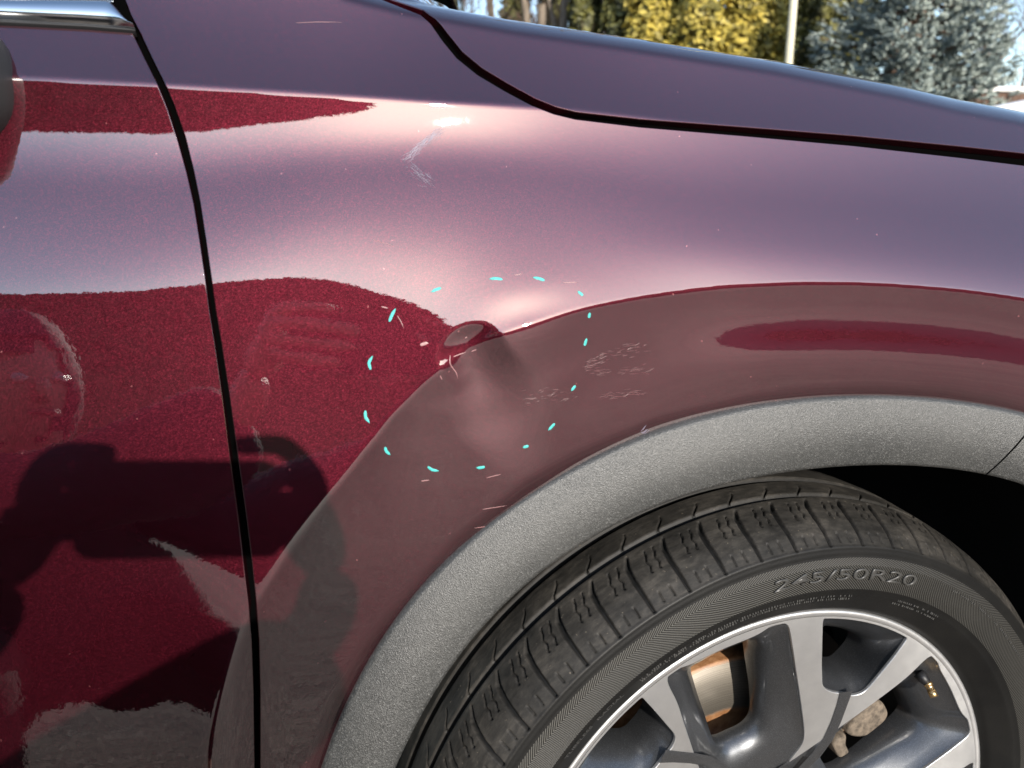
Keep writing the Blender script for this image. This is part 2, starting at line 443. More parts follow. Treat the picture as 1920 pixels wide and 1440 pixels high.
# the seam keeps its place in space outside the profile rows near the camera
far_left = G[..., 0] < XF[0]-.02
ddoor[far_left] = -400
dhood = sdist(PXG, PYG, HOODGAP, vis)*np.where(PYG < lerp(HOODGAP, PXG), 1, -1)
whood = lerp(HGW, PXG)/2
xs_hood = find(735, 5)[0][0]
dhood = np.where(SILM, (G[..., 0]-xs_hood)*2600, dhood)
dhood[G[..., 0] < -.75] = -400
# arch: polar outline about the arch centre on the body surface
AO = find(ARCH[:, 0], ARCH[:, 1])
def circ(P):
    A = np.c_[2*P[:, 0], 2*P[:, 2], np.ones(len(P))]; b = P[:, 0]**2+P[:, 2]**2
    s = np.linalg.lstsq(A, b, rcond=None)[0]; return s[0], s[1], math.sqrt(s[2]+s[0]**2+s[1]**2)
ACX, ACZ, ACR = circ(AO)
th = np.arctan2(AO[:, 2]-ACZ, AO[:, 0]-ACX); rr = np.hypot(AO[:, 2]-ACZ, AO[:, 0]-ACX)
o_ = np.argsort(th); thA, rrA = th[o_], rr[o_]
_pr = np.polyfit(thA-1.6, rrA, 5)
def r_arch(t): return np.polyval(_pr, np.clip(t, thA[0], thA[-1])-1.6)
def angf(x, z):
    t = np.arctan2(z-ACZ, x-ACX); return np.where(t < -math.pi/2, t+2*math.pi, t)
TG = angf(G[..., 0], G[..., 2]); RG = np.hypot(G[..., 0]-ACX, G[..., 2]-ACZ)
darch = (RG-r_arch(TG))*2600
zlow = (G[..., 2]-.30)*2600
below_hood = -dhood-whood
BELT = [(-3000,36),(-700,38),(0,46),(60,51),(160,55),(255,62),(300,64)]
dbelt = PYG-lerp(BELT, PXG)
print('arch circle', ACX, ACZ, ACR, 'z range', Z.min(), Z.max(), 'hood x', xs_hood)

CAR = empty('parked_car', (0, .9, 0))
tag(CAR, 'burgundy metallic sport utility car with a dent above its front wheel', 'car')
DOOR = panel('front_door', np.minimum.reduce([-ddoor-wdoor, zlow, dbelt]), PAINT, CAR)
FENDER = panel('front_fender', np.minimum.reduce([ddoor-wdoor, below_hood, darch+3, zlow, (.97-G[..., 0])*2600]), PAINT, CAR)
HOOD = panel('hood', np.minimum.reduce([dhood-whood, (.97-G[..., 0])*2600, (1.75-G[..., 1])*2600, (G[..., 0]+.75)*2600]), PAINT, CAR)
# near-black sheet behind the seams, painting in their shade
sub = np.unique(np.concatenate([np.arange(0, NX, 6), [NX-1]])); sv = np.unique(np.concatenate([np.arange(0, NS, 5), [NS-1]]))
BG_ = G[np.ix_(sub, sv)]-NRM[np.ix_(sub, sv)]*.0075
ib = np.arange(len(sub)*len(sv)).reshape(len(sub), len(sv))
qb = np.stack([ib[:-1, :-1], ib[1:, :-1], ib[1:, 1:], ib[:-1, 1:]], -1).reshape(-1, 4)
cen = BG_.reshape(-1, 3)[qb].mean(1)
okq = (np.hypot(cen[:, 0]-ACX, cen[:, 2]-ACZ) > ACR-.01) & (cen[:, 2] > .3) & (cen[:, 1] < 1.7)
inner = keep_parent(mesh_obj('gap_shade_sheet', BG_.reshape(-1, 3), qb[okq], GAP), CAR)

# ------------------------------------------------------------------ wheel-arch cladding
def cladding_material():
    t = NT('grained_grey_plastic'); p = t.pos()
    g = t.noise(p, 900, 3, .75); v = t.voro(p, 1300)
    sp = t.n('SeparateColor', Color=v.outputs['Color']).outputs[0]
    dust = t.noise(p, 9, 4, .6)
    c = t.ramp(sp, [(0, (.014, .0147, .014)), (.6, (.029, .030, .0288)), (.92, (.058, .058, .056)), (1, (.105, .105, .10))])
    c = t.mix(t.ramp(dust, [(.35, (0, 0, 0)), (.75, (.35, .35, .35))]), c, (.075, .0735, .068, 1))
    t.p(Base__Color=c, Roughness=.46, Specular__IOR__Level=.75, Normal=t.bump(t.math('ADD', g, v.outputs['Distance']), .42, .0006)); return t.m
CLAD = cladding_material()
yA = AO[o_][:, 1]
INo = np.array([on_plane(p[0], p[1], (0, 0, 0), np.array([0, 1.0, 0])) for p in INNER])
for _ in range(4):
    tI = angf(INo[:, 0], INo[:, 2]); yI = np.interp(tI, thA, yA)
    d = ray(INNER[:, 0], INNER[:, 1]); INo = C0+d*((yI-C0[1])/d[:, 1])[:, None]
tI = angf(INo[:, 0], INo[:, 2]); rI = np.hypot(INo[:, 0]-ACX, INo[:, 2]-ACZ); oi = np.argsort(tI)
_pi = np.polyfit(tI[oi]-1.6, rI[oi], 5); _py = np.polyfit(thA-1.6, yA, 4)
def r_in(t): return np.polyval(_pi, np.clip(t, tI[oi][0], tI[oi][-1])-1.6)
def y_arch(t): return np.polyval(_py, np.clip(t, thA[0], thA[-1])-1.6)
seam = on_plane(np.array([1878.]), np.array([848.]), (0, yA[0], 0), np.array([0, 1.0, 0]))[0]
TS = float(angf(seam[0], seam[2]))
seam2 = on_plane(np.array([1920., 1837.]), np.array([808., 884.]), (0, yA[0], 0), np.array([0, 1.0, 0])); TS2 = angf(seam2[:, 0], seam2[:, 2])
PT = np.concatenate([[-.06, -.03], np.linspace(0, 1, 22), [1.015, 1.02, 1.02]])
PD = np.concatenate([[.010, .002], .0005-.0095*np.sin(math.pi*(.14+.62*np.linspace(0, 1, 22))), [.004, .018, .075]])
def cladding(name, t0, t1, skew0=0, skew1=0):
    T = np.linspace(0, 1, max(20, int((t1-t0)/.008)))
    t = (t0+(t1-t0)*T)[:, None]+(skew0*(1-T)+skew1*T)[:, None]*(PT[None, :]-.5)
    r = r_arch(t)+(r_in(t)-r_arch(t))*PT[None, :]
    y = y_arch(t)+PD[None, :]*1.0-.001
    V = np.stack([ACX+r*np.cos(t), y, ACZ+r*np.sin(t)], -1); n, m = t.shape
    i = np.arange(n*m).reshape(n, m); F = np.stack([i[:-1, :-1], i[:-1, 1:], i[1:, 1:], i[1:, :-1]], -1).reshape(-1, 4)
    # closed ends
    return keep_parent(mesh_obj(name, V.reshape(-1, 3), F, CLAD), CAR)
t_end = math.pi+math.asin(min(.95, (ACZ-.26)/ACR)); sk_ = float(TS2[1]-TS2[0])
cladding('arch_cladding', TS+.002, t_end, sk_, 0)
cladding('bumper_cladding', math.pi-t_end, TS-.002, 0, sk_)
# narrow seam strip behind the joint, wheel-well liner
LINER = simple('black_wheel_liner', (.006, .006, .006), .9, noise=.3, scale=40)
t = np.linspace(-.45, math.pi+.45, 60); V = []; F = []
for k_, (rr_, yy_) in enumerate(((ACR-.012, .045), (ACR-.008, .16), (ACR-.02, .48), (.02, .49))):
    V += [(ACX+rr_*math.cos(a), yy_, ACZ+rr_*math.sin(a)) for a in t]
for k_ in range(3):
    for i in range(59): F.append((k_*60+i, k_*60+i+1, (k_+1)*60+i+1, (k_+1)*60+i))
keep_parent(mesh_obj('wheel_liner', V, F, LINER), CAR)

# ------------------------------------------------------------------ the wheel (local axes: x to the front, y up, z out of the car)
E1 = np.cross([0, 0, 1.0], AX); E1 /= np.linalg.norm(E1); E2 = np.cross(AX, E1)
WM = Matrix(((E1[0], E2[0], AX[0], WC[0]), (E1[1], E2[1], AX[1], WC[1]), (E1[2], E2[2], AX[2], WC[2]), (0, 0, 0, 1)))
WHEEL = empty('front_wheel', parent=CAR); WHEEL.matrix_local = Matrix.Translation(-Vector(CAR.location)) @ WM
def to_wheel(px, py, off=0., dish=0.):        # photo point -> wheel coordinates on the (dished) face
    d = ray(px, py); h = np.zeros(d.shape[:-1])+off
    for _ in range(30 if dish else 1):
        t = ((WC-C0) @ AX-h)/(d @ AX); P = C0+d*t[..., None]-WC; a = P @ E1; b = P @ E2
        if dish: h = off+DISH(np.hypot(a, b))
    return np.stack([a, b], -1)
DISH = lambda r: .030*np.clip((.266-r)/.17, 0, 2)**1.5
# tyre
TP = np.array([(.2640,-.030),(.2650,-.012),(.2715,-.0015),(.276,.006),(.284,.011),(.297,.0190),(.312,.0240),(.328,.0262),(.340,.0252),(.3465,.0238),(.3495,.0205),(.356,.0125),(.3625,.001),(.368,-.015),(.372,-.035),(.3745,-.06),(.376,-.085),(.3765,-.098)])
TPm = np.concatenate([TP, [(r, -.196-a) for r, a in TP[::-1][1:]]])
sl = np.concatenate([[0], np.cumsum(np.hypot(*np.diff(TPm, axis=0).T))])
def cr(q):     # smooth profile through the points
    r = np.interp(q, sl, TPm[:, 0]); a = np.interp(q, sl, TPm[:, 1]); return r, a
iR = 9; s_ridge = sl[iR]; s_mid = sl[17]
q = np.concatenate([np.arange(0, s_ridge-.004, .0016), np.arange(s_ridge-.004, s_mid+.012, .00115), np.arange(s_mid+.012, sl[-1], .006), [sl[-1]]])
r0, a0 = cr(q)
ks = np.exp(-.5*(np.arange(-3, 4)/1.3)**2); ks /= ks.sum()
sm_ = lambda v_: np.convolve(np.pad(v_, 3, mode='edge'), ks, 'valid')
r0, a0 = sm_(r0), sm_(a0)
thf = np.concatenate([np.arange(15, 165, .155), np.arange(165, 375, 1.0)]); thr = np.radians(thf)
TT, AA = np.meshgrid(thr, a0, indexing='ij'); RR = np.repeat(r0[None], len(thr), 0); QQ = np.repeat(q[None], len(thr), 0)
PIT = 2*math.pi/61; base_t = R_(180-69.5)
outer = AA[0]*0
dep = np.zeros_like(TT)
tread = QQ > s_ridge+.001
def groove(dist, half, soft): return np.clip((half-dist)/soft+.5, 0, 1)
dep = np.maximum(dep, .0065*groove(np.abs(AA+.040), .0034, .0016)*tread)
dep = np.maximum(dep, .0070*groove(np.abs(AA+.077), .0045, .0016)*tread)
dep = np.maximum(dep, .0070*groove(np.abs(AA+.119), .0045, .0016)*tread)
dep = np.maximum(dep, .0065*groove(np.abs(AA+.156), .0034, .0016)*tread)
# lateral grooves of the outer shoulder, bent backwards at their inner end
bend = np.interp(AA, [-.031, -.020, -.005, .021], [.030, .012, .004, .0])
ph = (TT-base_t+bend*.9)/PIT; fr = (ph-np.round(ph))*PIT*RR
lat_on = tread & (AA > -.0315) & (AA < .0245)
dep = np.maximum(dep, lat_on*.0036*groove(np.abs(fr), np.interp(AA, [-.031, -.02, .005, .021], [.0007, .0023, .0019, .0011]), .0013))
# zig-zag sipes, short slits
for fo in (.28, .52):
    zig = .0020*np.abs(((AA/.0052) % 2)-1)-.0005
    d1 = ((ph-fo)-np.round(ph-fo))*PIT*RR+zig
    dep = np.maximum(dep, tread*(AA > -.027)*(AA < -.003)*.0030*groove(np.abs(d1), .00065, .0008))
for fo in (.36, .66):
    d1 = ((ph-fo)-np.round(ph-fo))*PIT*RR
    dep = np.maximum(dep, tread*(AA > .0125)*(AA < .0205)*.0028*groove(np.abs(d1), .0006, .0008))
# comma notches in the second rib
d2 = (ph+.2-np.round(ph+.2))*PIT*RR; cm = d2-np.interp(AA, [-.071, -.055, -.044], [-.010, -.004, .006])
dep = np.maximum(dep, tread*(AA > -.060)*(AA < -.043)*.0035*groove(np.abs(cm), np.interp(AA, [-.060, -.044], [.0002, .0009]), .0009))
# ridge line and fine rings on the sidewall
ringd = np.zeros_like(q)
for rq, dd_ in ((.3385, .0005), (.3290, -.0), (.3010, .0005), (.2985, .0004)):
    ringd += dd_*np.exp(-((r0-rq)/.0010)**2)*(q < s_ridge)
ringd -= .0007*np.exp(-((q-s_ridge)/.0016)**2)
dep = dep+ringd[None]
dr = np.gradient(r0, q); da = np.gradient(a0, q)
nr, na = -da, dr; nl = np.hypot(nr, na); nr, na = nr/nl, na/nl          # outward normal in (r, a)
sgn = 1 if na[np.argmax(a0)] > 0 else -1
nr, na = nr*sgn, na*sgn
R2 = RR-dep*nr[None]; A2 = AA-dep*na[None]
V = np.stack([R2*np.cos(TT), R2*np.sin(TT), A2], -1); n_, m_ = TT.shape
i = np.arange(n_*m_).reshape(n_, m_); nx_ = np.roll(i, -1, 0)
F = np.stack([i[:, :-1], nx_[:, :-1], nx_[:, 1:], i[:, 1:]], -1).reshape(-1, 4)
def tyre_material():
    t = NT('worn_tyre_rubber'); th_ = t.n('Attribute', _attribute_name='theta').outputs['Fac']; ra = t.n('Attribute', _attribute_name='rad').outputs['Fac']
    side = t.n('Attribute', _attribute_name='side').outputs['Fac']; dp = t.n('Attribute', _attribute_name='groove').outputs['Fac']
    o = t.obj()
    # herringbone of the sidewall: stripes leaning one way outside, the other way inside
    arc = t.math('MULTIPLY', th_, .32)
    up_ = t.math('SUBTRACT', ra, .3292)
    lean = t.math('MULTIPLY', t.math('ABSOLUTE', up_), 1.35)
    s1 = t.math('ADD', arc, lean)
    st = t.math('SINE', t.math('MULTIPLY', s1, 2*math.pi/.0030))
    band = t.math('MULTIPLY', t.math('GREATER_THAN', ra, .3035), t.math('LESS_THAN', ra, .3368))
    band = t.math('MULTIPLY', band, side)
    strength = t.ramp(th_, [(0, (1, 1, 1)), (1, (1, 1, 1))])
    fade = t.n('MapRange', Value=th_, i1=R_(75), i2=R_(112), i3=.35, i4=1.0).outputs[0]
    hst = t.math('MULTIPLY', t.math('MULTIPLY', st, band), fade)
    grain = t.noise(o, 380, 4, .65); big = t.noise(o, 22, 5, .65); scuff = t.noise(t.n('VectorMath', _operation='MULTIPLY', i0=o, i1=(1, 1, 3)).outputs[0], 70, 5, .7)
    tread = t.ramp(t.math('ADD', t.math('MULTIPLY', big, .55), t.math('MULTIPLY', scuff, .45)), [(.36, (.011, .0105, .0095)), (.50, (.028, .026, .023)), (.66, (.064, .058, .050))])
    speck = t.ramp(t.noise(o, 260, 2, .5), [(.70, (0, 0, 0)), (.78, (1, 1, 1))])
    tread = t.mix(t.math('MULTIPLY', speck, .5), tread, (.20, .17, .13, 1))
    wall = t.ramp(big, [(.3, (.0035, .0035, .0035)), (.75, (.009, .0088, .008))])
    stripe = t.math('MULTIPLY', t.math('MULTIPLY', t.math('ADD', t.math('MULTIPLY', st, .5), .5), band), fade)
    wall = t.mix(t.math('MULTIPLY', stripe, .85), wall, (.15, .145, .13, 1))
    c = t.mix(side, tread, wall)
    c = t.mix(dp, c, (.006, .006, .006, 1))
    t.p(Base__Color=c, Roughness=t.mix(side, (.60, .60, .60, 1), (.50, .50, .50, 1)), Specular__IOR__Level=.28)
    b1 = t.bump(grain, .25, .0006); b2 = t.bump(hst, .9, .0006, b1)
    t.p(Normal=b2); return t.m
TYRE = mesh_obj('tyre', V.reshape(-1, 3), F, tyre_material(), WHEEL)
me = TYRE.data
fn_ = np.empty(3, np.float32)
def attr(name, val):
    at = me.attributes.new(name, 'FLOAT', 'POINT'); at.data.foreach_set('value', np.ascontiguousarray(val, np.float32).ravel())
attr('theta', np.where(TT > math.pi*1.9, TT-2*math.pi, TT)); attr('rad', RR)
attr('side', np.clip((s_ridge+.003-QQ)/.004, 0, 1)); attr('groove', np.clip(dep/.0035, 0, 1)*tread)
# make sure the tyre faces outwards
if me.polygons[len(me.polygons)//2].normal.length == 0: pass
pm = me.polygons[int(np.argmax(a0))]; 
if pm.normal.z < 0: me.flip_normals()

# raised lettering on the sidewall
def ring_text(txt, size, r, th0, th1, name, mat, height=.0006, lift=.0):
    cu = bpy.data.curves.new(name, 'FONT'); cu.body = txt; cu.size = 1; cu.extrude = 0; cu.offset = .005 if txt[0] == '2' else 0; cu.resolution_u = 4
    to = bpy.data.objects.new(name, cu); COL.objects.link(to)
    dg_ = bpy.context.evaluated_depsgraph_get(); m2 = bpy.data.meshes.new_from_object(to.evaluated_get(dg_))
    bpy.data.objects.remove(to); bpy.data.curves.remove(cu)
    bm = bmesh.new(); bm.from_mesh(m2); bmesh.ops.subdivide_edges(bm, edges=bm.edges, cuts=1); bmesh.ops.triangulate(bm, faces=bm.faces)
    ex = bmesh.ops.extrude_face_region(bm, geom=bm.faces[:]); top = {v for v in ex['geom'] if isinstance(v, bmesh.types.BMVert)}
    co = np.array([v.co[:] for v in bm.verts]); x0, x1 = co[:, 0].min(), co[:, 0].max()
    for v in bm.verts:
        u = (v.co.x-x0)/(x1-x0); th_ = th0+(th1-th0)*u; rad = r+v.co.y*size
        a = float(np.interp(rad, r0[:np.argmax(a0)+1], a0[:np.argmax(a0)+1])) if rad < r0[np.argmax(a0)] else float(np.interp(rad, TP[7:11, 0], TP[7:11, 1]))
        v.co = (rad*math.cos(th_), rad*math.sin(th_), a+(height if v in top else -.0006)+lift)
    bmesh.ops.recalc_face_normals(bm, faces=bm.faces)
    bm.to_mesh(m2); bm.free(); m2.materials.append(mat)
    o = bpy.data.objects.new(name, m2); COL.objects.link(o); o.parent = WHEEL; return o
LET = simple('raised_rubber', (.050, .049, .046), .40)
ring_text('245/50R20', .0165, .3152, R_(97.2), R_(68.6), 'size_lettering', LET, .0013, .0006)
ring_text('RADIAL', .0058, .2935, R_(133.2), R_(127.2), 'small_lettering', LET, .0005)
ring_text('TUBELESS', .0058, .2935, R_(141.5), R_(134.6), 'small_lettering', LET, .0005)
# rows of fine raised marks too small to read
def fine_marks(r_, t0, t1, rows, nm):
    mb = MB(); rg = random.Random(nm)
    for k_ in range(rows):
        a_ = t0
        while a_ < t1:
            if rg.random() < .82:
                rr_ = r_-k_*.0042; wd = rg.uniform(.0006, .0016); ht = rg.uniform(.0012, .0022)
                az = float(np.interp(rr_, r0[:np.argmax(a0)+1], a0[:np.argmax(a0)+1]))
                p0 = np.array([rr_*math.cos(a_), rr_*math.sin(a_)]); er = p0/np.linalg.norm(p0); et = np.array([-er[1], er[0]])
                c4 = [p0+et*sx*wd/2+er*sy*ht/2 for sx, sy in ((-1, -1), (1, -1), (1, 1), (-1, 1))]
                mb.add([(*c_, az-.0008) for c_ in c4]+[(*c_, az+.0007) for c_ in c4], [(4, 5, 6, 7), (0, 1, 5, 4), (1, 2, 6, 5), (2, 3, 7, 6), (3, 0, 4, 7)])
            a_ += rg.uniform(.006, .011)
    o = mb.build('fine_lettering', LET, WHEEL, False); tag(o, kind='stuff'); return o
fine_marks(.2955, R_(80), R_(124), 2, 'a'); fine_marks(.2965, R_(58), R_(70), 2, 'b'); fine_marks(.3260, R_(36), R_(60), 1, 'c')

# rim
MACH = NT('machined_aluminium'); _p = MACH.obj()
_rad = MACH.n('VectorMath', _operation='LENGTH', i0=MACH.n('VectorMath', _operation='MULTIPLY', i0=_p, i1=(1, 1, 0)).outputs[0]).outputs['Value']
_ln = MACH.n('TexNoise', _noise_dimensions='1D', W=MACH.math('MULTIPLY', _rad, 1.0), Scale=2600, Detail=2).outputs['Fac']
_dirt = MACH.noise(_p, 60, 4, .65)
MACH.p(Base__Color=MACH.ramp(_dirt, [(.3, (.68, .68, .675)), (.7, (.74, .74, .73))]), Metallic=.85, Roughness=MACH.ramp(_dirt, [(.3, (.36, .36, .36)), (.75, (.40, .40, .40))]), Anisotropic=.5, Normal=MACH.bump(_ln, .12, .0004)); MACH = MACH.m
def grey_paint():
    t = NT('dark_grey_metallic_paint'); p = t.pos(); v = t.voro(p, 2600)
    s_ = t.math('POWER', t.n('SeparateColor', Color=v.outputs['Color']).outputs[0], 6)
    d_ = t.noise(t.obj(), 45, 4, .6)
    t.p(Base__Color=t.mix(s_, (.080, .083, .088, 1), (.17, .175, .185, 1)), Metallic=.75, Roughness=t.ramp(d_, [(.3, (.33, .33, .33)), (.7, (.42, .42, .42))]), Coat__Weight=.6, Coat__Roughness=.04); return t.m
GREY = grey_paint()
W2 = [(1247,1269),(1254,1260),(1271,1252),(1292,1248),(1315,1235),(1361,1214),(1407,1196),(1430,1186),(1443,1173),(1462,1166),(1475,1164),(1480,1168),(1485,1196),(1494,1257),(1503,1315),(1509,1361),(1510,1383),(1506,1397),(1483,1425),(1455,1462),(1425,1500),(1395,1540),(1370,1552),(1350,1540),(1335,1510),(1310,1440),(1299,1409),(1283,1361),(1269,1317),(1252,1285)]
W2H = [(1293,1249),(1330,1225),(1370,1208),(1405,1196),(1414,1212),(1420,1257),(1427,1303),(1430,1349),(1425,1367),(1407,1383),(1379,1395),(1361,1404),(1347,1403),(1338,1393),(1324,1349),(1308,1303),(1296,1262)]
W3 = [(1542,1163),(1548,1154),(1558,1151),(1597,1152),(1643,1159),(1689,1170),(1704,1176),(1709,1186),(1703,1197),(1680,1230),(1650,1267),(1625,1296),(1613,1303),(1597,1306),(1584,1302),(1563,1300),(1547,1294),(1541,1285),(1540,1246),(1541,1200)]
W3H = [(1541,1172),(1574,1177),(1607,1189),(1617,1200),(1616,1214),(1607,1228),(1588,1248),(1579,1253),(1561,1253),(1541,1248),(1536,1240),(1535,1180)]
def resample(P, n):
    P = np.vstack([P, P[:1]]); s_ = np.concatenate([[0], np.cumsum(np.hypot(*np.diff(P, axis=0).T))]); u_ = np.linspace(0, s_[-1], n, endpoint=False)
    Q = np.stack([np.interp(u_, s_, P[:, 0]), np.interp(u_, s_, P[:, 1])], -1)
    for _ in range(2): Q = .25*np.roll(Q, 1, 0)+.5*Q+.25*np.roll(Q, -1, 0)
    return Q
def match(A, B):                    # pair the outlines by direction about their middles
    ca, cb = A.mean(0), B.mean(0); an = np.unwrap(np.arctan2((A-ca)[:, 1], (A-ca)[:, 0]))
    Bd = np.concatenate([B[k_]*(1-t_)+B[(k_+1) % len(B)]*t_ for k_ in range(len(B)) for t_ in (0, .25, .5, .75)]).reshape(-1, 2)
    bn = np.arctan2((Bd-cb)[:, 1], (Bd-cb)[:, 0]); out = []
    for a_ in an: out.append(Bd[np.argmin(np.abs((bn-a_+math.pi) % (2*math.pi)-math.pi))])
    Q = np.array(out)
    for _ in range(3): Q = .25*np.roll(Q, 1, 0)+.5*Q+.25*np.roll(Q, -1, 0)
    return Q
NW = 120
front, back = [], []
for Wf, Wh in ((W2, W2H), (W3, W3H)):
    f_ = np.array(Wf, float); h_ = np.array(Wh, float)
    f2 = resample(to_wheel(f_[:, 0], f_[:, 1], 0, 1), NW); b2 = resample(to_wheel(h_[:, 0], h_[:, 1], .040, 0), NW)
    rad = np.hypot(f2[:, 0], f2[:, 1]); f2 *= np.minimum(1, .2625/rad)[:, None]
    rb = np.hypot(b2[:, 0], b2[:, 1]); b2 *= np.minimum(1, .250/rb)[:, None]
    front.append(f2); back.append(match(f2, b2))
def poly_sd(P, X_, Y_):             # signed distance, positive outside
    d = np.full(X_.shape, 1e9); ins = np.zeros(X_.shape, bool); n = len(P)
    for k_ in range(n):
        a, b = P[k_], P[(k_+1) % n]; e = b-a; t = np.clip(((X_-a[0])*e[0]+(Y_-a[1])*e[1])/(e@e+1e-15), 0, 1)
        np.minimum(d, np.hypot(X_-a[0]-t*e[0], Y_-a[1]-t*e[1]), out=d)
        c = ((a[1] > Y_) != (b[1] > Y_)) & (X_ < (b[0]-a[0])*(Y_-a[1])/(b[1]-a[1]+1e-15)+a[0]); ins ^= c
    return np.where(ins, -d, d)
# spoke face: polar grid, windows cut out
tw = np.linspace(0, 2*math.pi, 721)[:-1]; rw = np.linspace(.040, .2645, 120)
TW, RW = np.meshgrid(tw, rw, indexing='ij'); XW, YW = RW*np.cos(TW), RW*np.sin(TW)
phi = np.full(XW.shape, 1.0)
ANG = [R_(a_) for a_ in (0, 68.5, 141, 214.5, 288.5)]; a_ref = math.atan2(*front[0].mean(0)[::-1])
for k_ in range(5):                 # evaluate in the first sector, then turn
    ca, sa = math.cos(ANG[k_]), math.sin(ANG[k_]); Xr, Yr = XW*ca+YW*sa, -XW*sa+YW*ca
    near = (np.abs((np.arctan2(Yr, Xr)-a_ref+math.pi) % (2*math.pi)-math.pi) < .95)
    for P in front: phi[near] = np.minimum(phi[near], poly_sd(P, Xr[near], Yr[near]))
ZW = -DISH(RW); FV = np.stack([XW, YW, ZW], -1); FN = np.cross(np.gradient(FV, axis=1), np.roll(FV, -1, 0)-np.roll(FV, 1, 0)); FN /= np.linalg.norm(FN, axis=-1, keepdims=True)
if FN[0, 50, 2] < 0: FN = -FN
iw = np.arange(XW.size).reshape(XW.shape); nw = np.roll(iw, -1, 0)
Qw = np.stack([iw[:, :-1], nw[:, :-1], nw[:, 1:], iw[:, 1:]], -1).reshape(-1, 4)
FACE = panel('spoke_face', phi*1000, MACH, None, .003, .0009, (FV.reshape(-1, 3), FN.reshape(-1, 3), np.concatenate([Qw[:, [0, 1, 2]], Qw[:, [0, 2, 3]]]), WHEEL))
for k_ in range(5):
    R2d = np.array([[math.cos(ANG[k_]), -math.sin(ANG[k_])], [math.sin(ANG[k_]), math.cos(ANG[k_])]])
    for f2, b2 in zip(front, back):
        fa, ba = f2 @ R2d.T, b2 @ R2d.T; zf = -DISH(np.hypot(fa[:, 0], fa[:, 1]))
        rows = []
        for u_, dz in ((0, -.0016), (.10, -.006), (.35, -.0135), (.7, -.025), (1.0, -.040), (1.02, -.062)):
            uu = min(u_, 1.0); xy = fa*(1-uu)+ba*uu; zz = (zf*(1-uu)-.0*uu)+dz
            if u_ == 0: xy = fa+(ba.mean(0)-fa)*.004
            rows.append(np.c_[xy, zz])
        V = np.concatenate(rows); F = []
        for j in range(len(rows)-1):
            for i_ in range(NW): F.append((j*NW+i_, j*NW+(i_+1) % NW, (j+1)*NW+(i_+1) % NW, (j+1)*NW+i_))
        mesh_obj('spoke_pocket', V, F, GREY, WHEEL)
def lathe(name, prof, mat, n=160, parent=WHEEL):
    t = np.linspace(0, 2*math.pi, n, endpoint=False); V = np.array([[(r_*math.cos(a), r_*math.sin(a), z_) for r_, z_ in prof] for a in t]); m = len(prof)
    i = np.arange(n*m).reshape(n, m); nx_ = np.roll(i, -1, 0)
    return mesh_obj(name, V.reshape(-1, 3), np.stack([i[:, :-1], nx_[:, :-1], nx_[:, 1:], i[:, 1:]], -1).reshape(-1, 4), mat, parent)
lathe('rim_lip', [(.2640, -.0012), (.2655, .0006), (.2690, .0012), (.2708, .0004), (.2718, -.0018), (.2712, -.006), (.262, -.012), (.254, -.02)], MACH)
lathe('rim_barrel', [(.2655, -.010), (.2555, -.020), (.2520, -.045), (.248, -.07), (.243, -.10), (.243, -.19)], GREY)
lathe('hub_cap', [(.001, -.012), (.020, -.013), (.029, -.016), (.031, -.022), (.0405, -.034)], GREY, 60)
# groove running from each small window towards the hub
gp = np.array([(1586,1296),(1578,1322),(1566,1355),(1552,1385),(1530,1415),(1500,1447),(1465,1485),(1440,1520)], float)
gc = to_wheel(gp[:, 0], gp[:, 1], 0, 1); wdt = np.array([7.5, 6.5, 6.2, 6.2, 6.0, 5.8, 5.6, 5.4])/1000
gt = np.gradient(gc, axis=0); gt /= np.linalg.norm(gt, axis=1, keepdims=True); gn = np.c_[-gt[:, 1], gt[:, 0]]
for k_ in range(5):
    R2d = np.array([[math.cos(ANG[k_]), -math.sin(ANG[k_])], [math.sin(ANG[k_]), math.cos(ANG[k_])]])
    V = []
    for o2, dz in ((-1, .0004), (-.55, .0013), (0, .0008), (.55, .0013), (1, .0004)):
        xy = (gc+gn*wdt[:, None]*o2) @ R2d.T; V.append(np.c_[xy, -DISH(np.hypot(xy[:, 0], xy[:, 1]))+dz])
    V = np.concatenate(V); F = [(j*8+i_, j*8+i_+1, (j+1)*8+i_+1, (j+1)*8+i_) for j in range(4) for i_ in range(7)]
    mesh_obj('spoke_groove', V, F, GREY, WHEEL)
# brake disc, caliper, shield, valve
def disc_material():
    t = NT('brake_disc_steel'); o = t.obj(); r_ = t.n('VectorMath', _operation='LENGTH', i0=t.n('VectorMath', _operation='MULTIPLY', i0=o, i1=(1, 1, 0)).outputs[0]).outputs['Value']
    ln = t.n('TexNoise', _noise_dimensions='1D', W=r_, Scale=1500, Detail=3).outputs['Fac']; nz = t.noise(o, 90, 4, .7)
    rr_ = t.math('ADD', r_, t.math('MULTIPLY', t.math('SUBTRACT', nz, .5), .006))
    rust = t.ramp(rr_, [(.0, (1, 1, 1)), (.1065, (1, 1, 1)), (.1090, (0, 0, 0)), (.1650, (0, 0, 0)), (.1670, (1, 1, 1))])
    c = t.mix(rust, t.ramp(ln, [(.3, (.13, .115, .095)), (.7, (.27, .245, .205))]), t.ramp(nz, [(.3, (.16, .065, .022)), (.7, (.36, .19, .09))]))
    t.p(Base__Color=c, Metallic=t.math('SUBTRACT', .75, t.math('MULTIPLY', rust, .7)), Roughness=.5, Normal=t.bump(ln, .3, .0004)); return t.m
lathe('brake_disc', [(.070, -.078), (.078, -.080), (.080, -.090), (.100, -.091), (.102, -.0885), (.168, -.0885), (.1695, -.0905), (.1695, -.112)], disc_material())
CAST = simple('rusty_cast_iron', (.12, .095, .070), .85, noise=.55, scale=160)
SHIELD = simple('black_dust_shield', (.010, .009, .009), .8)
